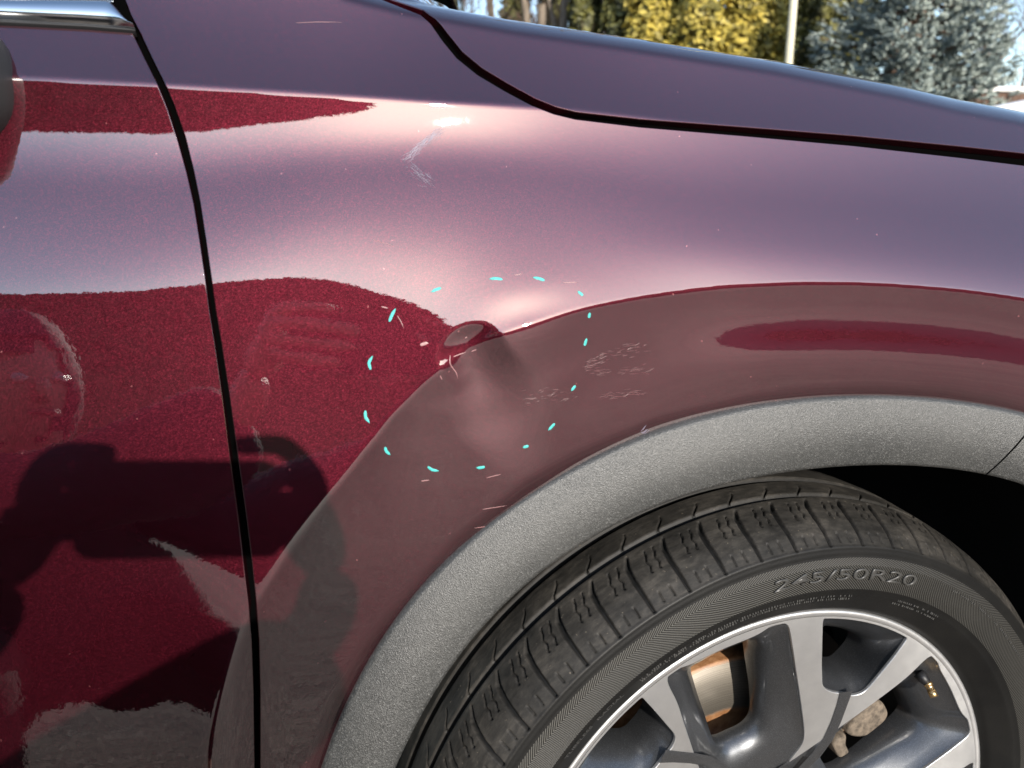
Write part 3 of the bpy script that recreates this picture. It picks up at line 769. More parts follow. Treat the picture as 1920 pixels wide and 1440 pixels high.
lathe('dust_shield', [(.03, -.128), (.20, -.125), (.215, -.115)], SHIELD, 64)
def slab(name, pts, off, depth, mat, bev=.004):
    P = to_wheel(np.array(pts, float)[:, 0], np.array(pts, float)[:, 1], off, 0); P = resample(P, 40); c = P.mean(0); rows = []
    for s_, dz in ((1-.16, 0), (1-.05, -.0012), (1, -.004), (1.0, -depth)): rows.append(np.c_[c+(P-c)*s_, np.full(40, -off+dz)])
    V = np.concatenate(rows); F = [tuple(range(40))]+[(j*40+i_, (j+1)*40+i_, (j+1)*40+(i_+1) % 40, j*40+(i_+1) % 40) for j in range(3) for i_ in range(40)]
    o = mesh_obj(name, V, F, mat, WHEEL); bm = bmesh.new(); bm.from_mesh(o.data); bmesh.ops.recalc_face_normals(bm, faces=bm.faces); bm.to_mesh(o.data); bm.free(); return o
slab('brake_caliper', [(1600,1352),(1625,1328),(1643,1312),(1660,1320),(1669,1338),(1663,1352),(1625,1383),(1600,1384),(1588,1376)], .050, .060, CAST)
slab('caliper_bracket', [(1588,1376),(1586,1395),(1594,1413),(1578,1423),(1572,1420),(1562,1398),(1566,1388)], .056, .05, CAST)
BRASS = simple('brass', (.62, .42, .20), .35, 1.0, noise=.25, scale=200)
def wpt(px, py, off): p_ = to_wheel(np.array([float(px)]), np.array([float(py)]), off)[0]; return Vector((p_[0], p_[1], -off))
va, vb, vc = wpt(1722, 1262, .016), wpt(1740, 1282, .006), wpt(1752, 1307, -.004)
MB().tube([va, va.lerp(vb, .5), vb], [.0062, .0056, .0040], 14).build('valve_stem', BLACK, WHEEL)
MB().tube([vb.lerp(va, .08), vb, vb.lerp(vc, .15), vb.lerp(vc, .16), vb.lerp(vc, .5), vb.lerp(vc, .52), vc], [.0038, .0046, .0046, .0037, .0037, .0042, .0042], 16).build('valve_tip', BRASS, WHEEL)

# ------------------------------------------------------------------ ground
def ground_material():
    t = NT('worn_brownish_asphalt'); p = t.pos()
    v = t.voro(p, 85); sp = t.n('SeparateColor', Color=v.outputs['Color']).outputs[0]
    big = t.noise(p, .55, 5, .62, .6); mid = t.noise(p, 5, 5, .65, .4); streak = t.noise(t.n('VectorMath', _operation='MULTIPLY', i0=p, i1=(.5, 2.2, 1)).outputs[0], 1.6, 4, .6)
    c = t.ramp(sp, [(0, (.050, .040, .031)), (.5, (.120, .094, .073)), (.85, (.18, .145, .113)), (1, (.34, .29, .24))])
    c = t.mix(t.ramp(mid, [(.38, (0, 0, 0)), (.66, (.75, .75, .75))]), c, (.19, .148, .112, 1))
    c = t.mix(t.ramp(big, [(.42, (0, 0, 0)), (.60, (.7, .7, .7))]), c, (.085, .068, .055, 1))
    c = t.mix(t.ramp(streak, [(.55, (0, 0, 0)), (.72, (.55, .55, .55))]), c, (.29, .23, .175, 1))
    h = t.math('ADD', v.outputs['Distance'], mid)
    t.p(Base__Color=c, Roughness=.85, Normal=t.bump(h, .7, .004)); return t.m
GROUND = tag(mesh_obj('ground', [(-300,-300,0),(300,-300,0),(300,300,0),(-300,300,0)], np.array([[0,1,2,3]]), ground_material()), kind='structure')
# ------------------------------------------------------------------ trees and shrubs
def leaf_material(name, dark, light, rough=.6, trans=.15):
    t = NT(name); p = t.pos()
    v = t.n('SeparateColor', Color=t.voro(p, 9).outputs['Color']).outputs[0]
    n = t.noise(p, 2.2, 3, .6)
    f = t.math('ADD', t.math('MULTIPLY', v, .5), t.math('MULTIPLY', n, .5))
    t.p(Base__Color=t.ramp(f, [(.25, dark), (.75, light)]), Roughness=rough)
    return t.m
def bark_material(name, dark, light, scale=14):
    t = NT(name); p = t.pos()
    st = t.n('VectorMath', _operation='MULTIPLY', i0=p, i1=(1, 1, .22)).outputs[0]
    n = t.noise(st, scale, 5, .65)
    t.p(Base__Color=t.ramp(n, [(.3, dark), (.7, light)]), Roughness=.9, Normal=t.bump(n, .6, .02)); return t.m
BARK = bark_material('grey_brown_bark', (.09, .07, .05), (.26, .21, .16))
BARK2 = bark_material('brown_bark', (.06, .04, .03), (.17, .11, .075))
TWIG = bark_material('reddish_brown_twigs', (.10, .055, .04), (.24, .15, .11))

def leaf_quads(P, N, size, aspect=1.6, jitter=.5):
    """one small bent leaf face (two triangles folded along its rib) for every point"""
    n = len(P); d = N+rng.normal(0, jitter, (n, 3)); d /= np.linalg.norm(d, axis=1, keepdims=True)
    a = np.cross(d, rng.normal(0, 1, (n, 3))); a /= np.linalg.norm(a, axis=1, keepdims=True); b = np.cross(d, a)
    s = (size*rng.uniform(.6, 1.3, n))[:, None]
    v = np.stack([P-a*s*.5, P+b*s*aspect*.5+d*s*.15, P+a*s*.5, P-b*s*aspect*.5+d*s*.15], 1).reshape(-1, 3)
    i = np.arange(n)[:, None]*4
    return v, np.concatenate([i, i+1, i+2, i+3], 1)
def lump(c, r, seg=18, ring=12, amp=.16, seed=0):
    u = np.linspace(0, 2*np.pi, seg, endpoint=False); v = np.linspace(.06, np.pi-.06, ring)
    U, V = np.meshgrid(u, v, indexing='ij'); d = np.stack([np.cos(U)*np.sin(V), np.sin(U)*np.sin(V), np.cos(V)], -1)
    k = 1+amp*np.sin(3*U+seed)*np.sin(4*V+seed*2)+amp*.7*np.sin(5*U+2*seed+3*V)
    P = np.asarray(c)+d*k[..., None]*np.asarray(r)
    idx = np.arange(seg*ring).reshape(seg, ring); nx = np.roll(idx, -1, 0)
    f = np.stack([idx[:, :-1], nx[:, :-1], nx[:, 1:], idx[:, 1:]], -1).reshape(-1, 4)[:, ::-1]
    return P.reshape(-1, 3), f
def crown_mesh(name, mat, parent, lobes, n, size, core=.78, aspect=1.6):
    V, F, off = [], [], 0
    w_ = np.array([np.prod(r)**(2/3) for c, r in lobes]); w_ /= w_.sum()
    for k, (c, r) in enumerate(lobes):
        m = max(20, int(n*w_[k])); d = rng.normal(0, 1, (m, 3)); d /= np.linalg.norm(d, axis=1, keepdims=True)
        rad = 1-np.abs(rng.normal(0, .16, m)); bump = 1+.13*np.sin(d[:, 0]*7+k)*np.sin(d[:, 2]*8+2*k)
        P = np.array(c)+d*(rad*bump)[:, None]*np.array(r)
        v, f = leaf_quads(P, d, size, aspect, .7); V.append(v); F.append(f+off); off += len(v)
        if core:
            v, f = lump(c, np.array(r)*core, 14, 9, .12, k); V.append(v); F.append(f+off); off += len(v)
    return mesh_obj(name, np.concatenate(V), np.concatenate(F), mat, parent, False)

def round_evergreen(loc, h, wd, mat, label, group, n=5200, seed=0):
    t = empty('evergreen_tree', loc); tag(t, label, 'tree', group)
    lob = [((0, 0, h*.34), (wd*.56, wd*.5, h*.40)), ((0, 0, h*.58), (wd*.50, wd*.44, h*.40))]
    for k in range(5):
        a = k*1.26+seed; lob.append(((math.cos(a)*wd*.27, math.sin(a)*wd*.27, h*(.3+.09*k)), (wd*.27, wd*.27, h*.2)))
    crown_mesh('crown', mat, t, lob, n, .17)
    MB().tube([(0, 0, -.05), (.02, 0, h*.3), (0, .02, h*.72)], [.13, .10, .04]).build('trunk', BARK2, t)
    return t
LEAFB = leaf_material('dark_hedge_leaves', (.018, .026, .010), (.06, .080, .028))
def far_trees(R0, a0_, a1_, h, th_, label, n=34000, seed=1):
    o_x = C0[0]; rg = np.random.default_rng(seed); ny = 22; prof = []
    for k_ in range(ny):
        a = math.pi*k_/(ny-1); c_ = math.cos(a); prof.append((th_/2*np.sign(c_)*abs(c_)**.45, h*max(0, math.sin(a))**.35))
    prof = np.array(prof); A_ = np.linspace(R_(a0_), R_(a1_), 150)
    wave = lambda a: 1+.016*np.sin(a*11+seed)+.012*np.sin(a*27+2)+.008*np.sin(a*61)
    V = np.array([[(o_x+(R0+y*.93)*math.sin(a), -(R0+y*.93)*math.cos(a), max(0, z*wave(a)-.15)) for y, z in prof] for a in A_]).reshape(-1, 3)
    i = np.arange(150*ny).reshape(150, ny); F = np.stack([i[:-1, :-1], i[:-1, 1:], i[1:, 1:], i[1:, :-1]], -1).reshape(-1, 4)
    u_ = rg.uniform(0, 1, n); a = rg.uniform(A_[0], A_[-1], n); y = np.interp(u_, np.linspace(0, 1, ny), prof[:, 0]); z = np.interp(u_, np.linspace(0, 1, ny), prof[:, 1])*wave(a)
    P = np.stack([o_x+(R0+y)*np.sin(a), -(R0+y)*np.cos(a), z], -1)+rg.normal(0, .13, (n, 3)); s_ = np.sign(y)
    N_ = np.stack([np.sin(a)*s_, -np.cos(a)*s_, np.full(n, .5)], -1); v, f = leaf_quads(P, N_, .42, 1.5, .7)
    o = mesh_obj('evergreen_wood', np.concatenate([V, v]), np.concatenate([F, f+len(V)]), LEAFB, None, False)
    return tag(o, label, 'trees', kind='stuff')
far_trees(50, -80, 80, 12.3, 4.0, 'dark evergreen wood mirrored in the paint of the car side')

# ------------------------------------------------------------------ the person taking the photograph
SKIN = NT('skin'); SKIN.p(Base__Color=(.50, .27, .19, 1), Roughness=.5, Subsurface__Weight=.1); SKIN = SKIN.m
JACKET = simple('navy_jacket_cloth', (.012, .014, .022), .8, noise=.4, scale=60)
TROUSERS = simple('black_trouser_cloth', (.012, .012, .014), .85, noise=.4, scale=60)
SHOE = simple('black_shoe_leather', (.012, .011, .011), .5)
HAIR = simple('dark_brown_hair', (.022, .013, .009), .55, noise=.5, scale=120)
def skin_mesh(name, nodes, edges, mat, parent, root=0, sub=2):
    me = bpy.data.meshes.new(name); me.from_pydata([n[0] for n in nodes], edges, [])
    o = bpy.data.objects.new(name, me); COL.objects.link(o); o.parent = parent; me.materials.append(mat)
    m = o.modifiers.new('skin', 'SKIN'); m.use_smooth_shade = True
    for i, n in enumerate(nodes):
        r = n[1] if isinstance(n[1], tuple) else (n[1], n[1])
        me.skin_vertices[0].data[i].radius = r
        me.skin_vertices[0].data[i].use_root = (i == root)
    s = o.modifiers.new('subdivision', 'SUBSURF'); s.levels = sub; s.render_levels = sub
    return o
PX0 = C0[0]-.050; PY0 = C0[1]-.046; PZ0 = C0[2]-.013          # middle of the phone
PERS = empty('person', (PX0, PY0-.42, 0)); tag(PERS, 'person in dark jacket and trousers squatting and holding up a phone', 'person')
BX, BA = -.54, R_(-34)
def L(x, y, z):               # hands and phone
    return (x, y+.42, z)
def B_(x, y, z):              # body, turned towards the phone
    z += -.06*min(1, max(0, (z-.42)/.3)); dx, dy = x, y+.45; return (BX+dx*math.cos(BA)-dy*math.sin(BA), -.37+dx*math.sin(BA)+dy*math.cos(BA)+.42, z)
def M_(p, q, t, dz=0): return tuple(p[i]*(1-t)+q[i]*t+(dz if i == 2 else 0) for i in range(3))
def L_old(x, y, z): return (x, y+.42, z)           # local: y measured from the phone, x from the phone middle
HZ = PZ0
nodes = [(B_(0, -.60, .40), (.135, .12)), (B_(0, -.57, .56), (.12, .105)), (B_(0, -.50, .70), (.15, .11)), (B_(0, -.45, .80), (.115, .09)),
         (B_(0, -.415, .875), .055), (B_(0, -.385, .93), .058), (B_(0, -.365, .995), (.072, .085)), (B_(0, -.375, 1.065), (.075, .09)), (B_(0, -.385, 1.12), (.05, .06))]
edges = [(i, i+1) for i in range(8)]
def limb(pts, start):
    b = len(nodes); prev = start
    for q in pts: nodes.append(q); edges.append((prev, len(nodes)-1)); prev = len(nodes)-1
    return prev
ARM = {}
for s in (-1, 1):
    sh = B_(s*.185, -.45, .785); wr = L(s*.125, -.055, HZ-.072); el = M_(sh, wr, .48, -.06)
    limb([(B_(s*.10, -.455, .80), .07), (sh, .058), (M_(sh, el, .5), .048), (el, .043), (M_(el, wr, .5), .038), (wr, .026), (L(s*.115, -.03, HZ-.035), (.022, .030))], 3)
    limb([(B_(s*.095, -.59, .38), .10), (B_(s*.17, -.40, .45), .085), (B_(s*.215, -.19, .50), .062), (B_(s*.20, -.25, .32), .056),
          (B_(s*.18, -.33, .10), .040), (B_(s*.185, -.25, .045), .038), (B_(s*.20, -.12, .03), .030)], 0)
body = skin_mesh('body', nodes, edges, SKIN, PERS)
# clothes follow the body
jn = [(B_(0, -.58, .36), (.23, .19)), (B_(0, -.57, .54), (.215, .18)), (B_(0, -.50, .70), (.225, .17)), (B_(0, -.45, .80), (.165, .13)), (B_(0, -.422, .86), .09)]
je = [(i, i+1) for i in range(4)]
for s in (-1, 1):
    pr = 3; sh = B_(s*.19, -.45, .785); wr = L(s*.130, -.07, HZ-.085); el = M_(sh, wr, .48, -.065)
    for q in [(B_(s*.10, -.455, .80), .10), (sh, .092), (M_(sh, el, .5), .095), (el, .092), (M_(el, wr, .5), .086), (wr, .060)]:
        jn.append(q); je.append((pr, len(jn)-1)); pr = len(jn)-1
skin_mesh('jacket', jn, je, JACKET, PERS)
tn = [(B_(0, -.60, .40), (.15, .13))]; te = []
for s in (-1, 1):
    pr = 0
    for q in [(B_(s*.10, -.59, .36), .13), (B_(s*.172, -.40, .43), .12), (B_(s*.217, -.185, .483), .092), (B_(s*.203, -.25, .30), .088), (B_(s*.182, -.325, .12), .072)]:
        tn.append(q); te.append((pr, len(tn)-1)); pr = len(tn)-1
skin_mesh('trousers', tn, te, TROUSERS, PERS)
for s in (-1, 1):
    skin_mesh('shoe', [(B_(s*.18, -.345, .05), (.042, .045)), (B_(s*.187, -.24, .045), (.045, .042)), (B_(s*.203, -.12, .034), (.042, .030)), (B_(s*.207, -.075, .030), (.030, .024))],
              [(0, 1), (1, 2), (2, 3)], SHOE, PERS)
# head details: nose, ears, eyes, mouth, hair
hx = lambda x, y, z: B_(x, y-.375, z+1.03)
MB().add(*lump(hx(0, .093, -.012), (.012, .020, .024), 10, 7, .05)).build('nose', SKIN, PERS)
EYE = simple('eye', (.55, .52, .50), .2); LIP = simple('lips', (.33, .12, .10), .5)
for s in (-1, 1):
    MB().add(*lump(hx(s*.076, -.005, -.01), (.010, .020, .031), 10, 7, .08)).build('ear', SKIN, PERS)
    MB().add(*lump(hx(s*.031, .076, .012), (.013, .011, .009), 10, 7, 0)).build('eye', EYE, PERS)
MB().add(*lump(hx(0, .079, -.052), (.024, .010, .007), 10, 7, .03)).build('mouth', LIP, PERS)
hv, hf = lump(hx(0, -.020, .030), (.086, .098, .092), 26, 18, .03, 2)
keep = [q for q in hf if not (hv[q].mean(0)[1] > hx(0, .045, 0)[1] and hv[q].mean(0)[2] < hx(0, 0, .055)[2]) and hv[q].mean(0)[2] > hx(0, 0, -.04)[2]]
MB().add(hv, keep).build('hair', HAIR, PERS)
hv2, hf2 = lump(hx(0, -.026, .000), (.104, .118, .142), 26, 18, .02, 1)
keep2 = [q for q in hf2 if not (hv2[q].mean(0)[1] > hx(0, .045, 0)[1] and abs(hv2[q].mean(0)[0]-hx(0, 0, 0)[0]) < .075 and hv2[q].mean(0)[2] < hx(0, 0, .085)[2])]
MB().add(hv2, keep2).build('added_jacket_hood', JACKET, PERS)  # hood added over the head so that it mirrors dark in the paint
# hands: palm and five fingers closed on the ends of the phone
for s in (-1, 1):
    fn = [(L(s*.122, -.035, HZ-.045), (.020, .026)), (L(s*.100, -.012, HZ-.014), (.020, .028)), (L(s*.090, -.008, HZ+.006), (.016, .022))]
    fe = [(0, 1), (1, 2)]
    for j, (dz, ln) in enumerate(((.040, .072), (.020, .080), (.000, .076), (-.020, .060))):
        if j == 0:      # index finger along the top edge
            pts = [L(s*.094, .004, HZ+.030), L(s*.076, .008, HZ+(.047 if s > 0 else .040)), L(s*.040, .006, HZ+(.046 if s > 0 else .040))]
        else:           # the others across the back of the phone
            pts = [L(s*.090, .014, HZ+dz), L(s*(.090-ln*.45), .020, HZ+dz-.003), L(s*(.090-ln*.8), .017, HZ+dz-.006)]
        pr = 2
        for q, r in zip(pts, (.0092, .0086, .0074)):
            fn.append((q, r)); fe.append((pr, len(fn)-1)); pr = len(fn)-1
    pr = 1
    for q, r in ((L(s*.090, -.020, HZ-.008), .012), (L(s*.068, -.022, HZ-.004), .0098), (L(s*.048, -.018, HZ+.002), .008)):
        fn.append((q, r)); fe.append((pr, len(fn)-1)); pr = len(fn)-1
    skin_mesh('hand', fn, fe, SKIN, PERS, 0, 1)
# the phone
PHONE = empty('mobile_phone', (PX0, PY0, PZ0)); tag(PHONE, 'black mobile phone held sideways in two hands', 'phone')
def rbox(w_, d_, h_, r, n=5):
    pts = []
    for cx_, cz_, a0 in ((w_/2-r, h_/2-r, 0), (-w_/2+r, h_/2-r, 90), (-w_/2+r, -h_/2+r, 180), (w_/2-r, -h_/2+r, 270)):
        for k_ in range(n+1):
            a = R_(a0+90*k_/n); pts.append((cx_+r*math.cos(a), cz_+r*math.sin(a)))
    m = len(pts); v = [(x, -d_/2, z) for x, z in pts]+[(x, d_/2, z) for x, z in pts]
    return v, [tuple(range(m)), tuple(range(2*m-1, m-1, -1))]+[(i, m+i, m+(i+1) % m, (i+1) % m) for i in range(m)]
PHB = simple('phone_black', (.012, .012, .014), .3); PHG = simple('phone_glass', (.01, .01, .012), .08)
MB().add(*rbox(.147, .0078, .0715, .012)).build('case', PHB, PHONE, False)
v, f = rbox(.138, .001, .063, .008); MB().add([(a, b-.0045, c) for a, b, c in v], f).build('screen', PHG, PHONE, False)
for dx, dz in ((.050, .022), (.032, .004)):
    MB().tube([(dx, .0035, dz), (dx, .0062, dz)], .0085, 20).build('lens', PHG, PHONE, False)
# ------------------------------------------------------------------ door trim, mirror, marks on the paint
def hit(px, py):                       # photo point -> point and normal on the painted surface
    Gs = G[len(XL):len(XL)+len(XF), :632]; Ns = NRM[len(XL):len(XL)+len(XF), :632]; qx, qy = PXG[len(XL):len(XL)+len(XF), :632], PYG[len(XL):len(XL)+len(XF), :632]
    P, N_ = [], []
    for a, b in zip(np.atleast_1d(px), np.atleast_1d(py)):
        dd = (qx-a)**2+(qy-b)**2; k_ = np.unravel_index(dd.argmin(), dd.shape); p, n = Gs[k_], Ns[k_]
        d = ray(np.array(a), np.array(b)); P.append(C0+d*(((p-C0) @ n)/(d @ n))); N_.append(n)
    return np.array(P), np.array(N_)
def ribbon(name, pts, width, mat, parent, lift=.0004, taper=True, n=14):
    p = np.array(pts, float); s_ = np.concatenate([[0], np.cumsum(np.hypot(*np.diff(p, axis=0).T))]); u_ = np.linspace(0, s_[-1], n)
    x, y = np.interp(u_, s_, p[:, 0]), np.interp(u_, s_, p[:, 1])
    if len(p) > 2:
        for _ in range(3): x[1:-1] = .25*x[:-2]+.5*x[1:-1]+.25*x[2:]; y[1:-1] = .25*y[:-2]+.5*y[1:-1]+.25*y[2:]
    P, N_ = hit(x, y); T = np.gradient(P, axis=0); T /= np.linalg.norm(T, axis=1, keepdims=True); B = np.cross(N_, T)
    t_ = np.linspace(0, 1, n); w_ = width*(np.clip(1.35*np.sin(np.pi*np.clip(t_*.86+.12, 0, 1)), .12, 1) if taper else np.ones(n))
    V = np.concatenate([P-B*w_[:, None]/2+N_*.0001, P+N_*lift, P+B*w_[:, None]/2+N_*.0001])
    F = [(i_, i_+1, n+i_+1, n+i_) for i_ in range(n-1)]+[(n+i_, n+i_+1, 2*n+i_+1, 2*n+i_) for i_ in range(n-1)]
    return V, F
def fender_part(name, V, F, mat, kind=None):
    o = mesh_obj(name, V, F, mat, FENDER); o.matrix_parent_inverse = Matrix.Identity(4)
    o.location = (0, 0, 0)
    if kind: tag(o, kind=kind)
    return o
MARK = simple('turquoise_wax_marker', (.045, .40, .37), .6, noise=.35, scale=900)
SCR = simple('bare_scratch', (.26, .13, .13), .4); SWL = simple('swirl_scratch', (.10, .038, .040), .3); SCUF_SUN = simple('pale_scuff_sun_smear', (.17, .15, .20), .4)  # the pale scuff colour also paints the sun's smeared reflection
for st_ in [[(730,603),(735,590),(742,578)],[(695,693),(691,680),(699,667)],[(693,793),(685,782),(685,770)],[(732,853),(724,846),(722,838)],[(823,883),(810,881),(802,875)],[(893,877),(901,877),(909,875)],[(980,839),(991,836)],[(1028,807),(1040,794)],[(1071,733),(1079,723)],[(1096,648),(1100,634)],[(1104,596),(1106,586)],[(1093,554),(1083,546)],[(1021,526),(1010,522),(999,520)],[(942,524),(930,522),(917,523)],[(827,540),(817,543),(808,548)]]:
    fender_part('marker_stroke', *ribbon('m', st_[::-1] if st_[0][1] > 700 else st_, .0021, MARK, FENDER), MARK)
for st_, w_ in [([(844,666),(843,683),(857,700),(858,711)], .0007), ([(850,669),(874,660)], .0006), ([(884,659),(894,655)], .0007), ([(825,704),(829,712)], .0006), ([(872,634),(876,632)], .0007),
               ([(788,647),(800,643),(803,644)], .0022), ([(745,592),(752,603),(757,616)], .0005), ([(715,575),(728,578)], .0008), ([(555,43),(600,41),(640,42)], .0003), ([(700,450),(740,462)], .0003),
               ([(965,516),(980,513)], .0005), ([(1055,530),(1085,529)], .0005), ([(890,990),(950,982)], .0006), ([(905,955),(950,948)], .0005), ([(790,902),(805,900)], .0007), ([(912,896),(940,889)], .0005)]:
    fender_part('scratch', *ribbon('s', st_, w_, SCR, FENDER, .0002), SCR)
def hairlines(name, path, n, spread, ln, wd, mat, ang, seed):
    rg = np.random.default_rng(seed); p = np.array(path, float); V, F, off = [], [], 0
    for k_ in range(n):
        u_ = rg.uniform(0, len(p)-1); i_ = min(int(u_), len(p)-2); c = p[i_]*(1-u_+i_)+p[i_+1]*(u_-i_)+rg.normal(0, spread, 2)
        a = R_(ang+rg.normal(0, 12)); L_ = ln*rg.uniform(.4, 1.2); d = np.array([math.cos(a), math.sin(a)])*L_/2
        v, f = ribbon('h', [c-d, c+d], wd*rg.uniform(.5, 1.2), mat, None, .00015, True, 4); V.append(v); F += [tuple(q+off for q in g) for g in f]; off += len(v)
    return fender_part(name, np.concatenate(V), F, mat, 'stuff')
hairlines('scuff_sun_smear', [(826,244),(795,268),(765,294)], 120, 4, 22, .00022, SCUF_SUN, -38, 3)  # pale hairlines painting the sun's smeared reflection on the scuff
hairlines('scuff_sun_smear', [(766,306),(785,328),(808,342)], 60, 5, 16, .00018, SCUF_SUN, 36, 9)  # lower leg of the painted sun smear
hairlines('swirl_scratches', [(1102,690),(1118,676),(1160,660),(1205,648)], 61, 6.0, 13, .00024, SWL, -20, 4)
hairlines('swirl_scratches', [(1102,690),(1140,698),(1225,692)], 53, 4.5, 15, .00024, SWL, -2, 5)
hairlines('swirl_scratches', [(1130,742),(1205,737)], 40, 3.75, 15, .00024, SWL, -3, 6)
hairlines('swirl_scratches', [(980,752),(1020,742),(1080,738)], 34, 7.5, 13, .00024, SWL, -12, 7)
hairlines('scuff_sun_smear', [(1208,810),(1216,812)], 16, 4, 9, .0006, SCUF_SUN, -35, 8)

# bright strip and seal along the window line
def belt_strip(name, top, bot, bulge, mat, rows=9, xs_=np.linspace(-180, 256, 60)):
    V = []
    for x in xs_:
        t_, b_ = np.interp(x, *zip(*top)), np.interp(x, *zip(*bot)); t_ = min(t_, b_-.3)
        P, N_ = hit(np.full(rows, x), np.linspace(t_, b_, rows)); u_ = np.linspace(0, 1, rows)
        sh = np.sin(np.pi*np.clip(u_*.9+.05, 0, 1))**.5
        P = P+N_*(bulge*sh)[:, None]; P[0] -= N_[0]*.004; P[-1] -= N_[-1]*.004
        V.append(P)
    V = np.array(V); left = V[:1]+np.array([-1.1, 0, 0]); V = np.concatenate([left, V]); n = len(V)
    i = np.arange(n*rows).reshape(n, rows); F = np.stack([i[:-1, :-1], i[:-1, 1:], i[1:, 1:], i[1:, :-1]], -1).reshape(-1, 4)
    return keep_parent(mesh_obj(name, V.reshape(-1, 3), F, mat), CAR)
belt_strip('window_seal', [(-200,30),(0,40),(160,48),(250,56),(258,60)], [(-200,40),(0,49),(160,57),(252,64),(258,65)], .0030, BLACK, 5)
belt_strip('bright_window_strip', [(-200,-2),(0,6),(130,4),(206,4),(214,8),(247,54),(253,58)], [(-200,34),(0,44),(160,52),(250,58),(256,60)], .0085, CHROME)
belt_strip('upper_window_strip', [(-200,-34),(120,-30),(190,-26),(212,0)], [(-200,-8),(120,-2),(190,1),(216,5)], .0060, CHROME, 6, np.linspace(-180, 213, 30))
# black filler strip lining the shut line of the door
dl = np.array(DOORGAP[1:-1], float)
# mirror housing
MIRM = NT('satin_grey_plastic'); MIRM.p(Base__Color=(.035, .037, .037, 1), Roughness=.38, Normal=MIRM.bump(MIRM.noise(MIRM.pos(), 900, 2), .12, .0005)); MIRM = MIRM.m
mc = on_plane(np.array([-270.]), np.array([146.]), (0, -.075, 0), np.array([0, 1.0, 0]))[0]
def superlump(c, rx, ry, rz, e=.75, n=40, m=26):
    u = np.linspace(0, 2*np.pi, n, endpoint=False); v = np.linspace(-np.pi/2+.03, np.pi/2-.03, m); U, V_ = np.meshgrid(u, v, indexing='ij')
    f_ = lambda w_: np.sign(w_)*np.abs(w_)**e
    P = np.stack([rx*f_(np.cos(U))*f_(np.cos(V_)), ry*f_(np.sin(U))*f_(np.cos(V_)), rz*f_(np.sin(V_))], -1)+c
    i = np.arange(n*m).reshape(n, m); nx_ = np.roll(i, -1, 0)
    return P.reshape(-1, 3), np.stack([i[:, :-1], nx_[:, :-1], nx_[:, 1:], i[:, 1:]], -1).reshape(-1, 4)
v_, f_ = superlump(mc, .094, .062, .052); MIR = keep_parent(mesh_obj('door_mirror', v_, f_, MIRM), CAR)
v_, f_ = superlump(mc+np.array([-.02, .01, -.022]), .0765, .0535, .033); o = mesh_obj('mirror_base', v_, f_, BLACK, MIR)
mb = MB(); mb.tube([mc+np.array([-.04, .02, -.02]), mc+np.array([-.05, .09, -.035]), mc+np.array([-.055, .16, -.04])], [.035, .03, .034], 14); o = mb.build('mirror_arm', BLACK, MIR)
# cabin above the window line, windscreen, roof
GLASS = NT('tinted_glass'); GLASS.p(Base__Color=(.012, .016, .016, 1), Roughness=.02, Specular__IOR__Level=.8); GLASS = GLASS.m
bt = hit(np.array([-150., 205.]), np.array([-20., -20.]))[0]; zb, yb = bt[0][2], bt[0][1]+.012
def sheet(name, quad, mat, thick=.006, n=10, bow=.0):
    q_ = [np.array(p, float) for p in quad]; V = []
    nn = np.cross(q_[1]-q_[0], q_[3]-q_[0]); nn /= np.linalg.norm(nn)
    for i_ in range(n+1):
        for j in range(n+1):
            u_, v_ = i_/n, j/n; p = q_[0]*(1-u_)*(1-v_)+q_[1]*u_*(1-v_)+q_[2]*u_*v_+q_[3]*(1-u_)*v_
            V.append(p+nn*bow*math.sin(math.pi*u_)*math.sin(math.pi*v_))
    F = [(i_*(n+1)+j, (i_+1)*(n+1)+j, (i_+1)*(n+1)+j+1, i_*(n+1)+j+1) for i_ in range(n) for j in range(n)]
    o = mesh_obj(name, V, F, mat); m = o.modifiers.new('thickness', 'SOLIDIFY'); m.thickness = thick; return keep_parent(o, CAR)
ztop = 1.70
sheet('side_window', [(-2.05, yb, zb), (-.72, yb, zb), (-1.22, yb+.20, ztop-.04), (-2.05, yb+.20, ztop-.04)], GLASS)
sheet('windscreen', [(-.66, yb+.10, zb+.04), (-.55, .95, zb+.07), (-1.18, .95, ztop+.02), (-1.28, yb+.24, ztop-.03)], GLASS, .006, 12, .0)
sheet('roof', [(-2.05, yb+.20, ztop-.03), (-1.24, yb+.21, ztop-.03), (-1.18, 1.0, ztop+.03), (-2.05, 1.0, ztop+.05)], PAINT, .02, 10, .01)
keep_parent(MB().tube([(-.66, yb+.035, zb-.01), (-.95, yb+.13, zb+.27), (-1.25, yb+.215, ztop-.03)], [.028, .030, .032], 12).build('windscreen_pillar', PAINT), CAR)
# front end and underside so that the car is closed
sheet('front_bumper', [(.955, plan(.95)+.01, .30), (.965, 1.6, .30), (.90, 1.6, .98), (.93, plan(.95)+.03, .94)], PAINT, .02, 8, .06)
sheet('floor_pan', [(-2.05, .12, .29), (.93, .30, .29), (.93, 1.5, .29), (-2.05, 1.6, .29)], DARKIN, .01, 2)

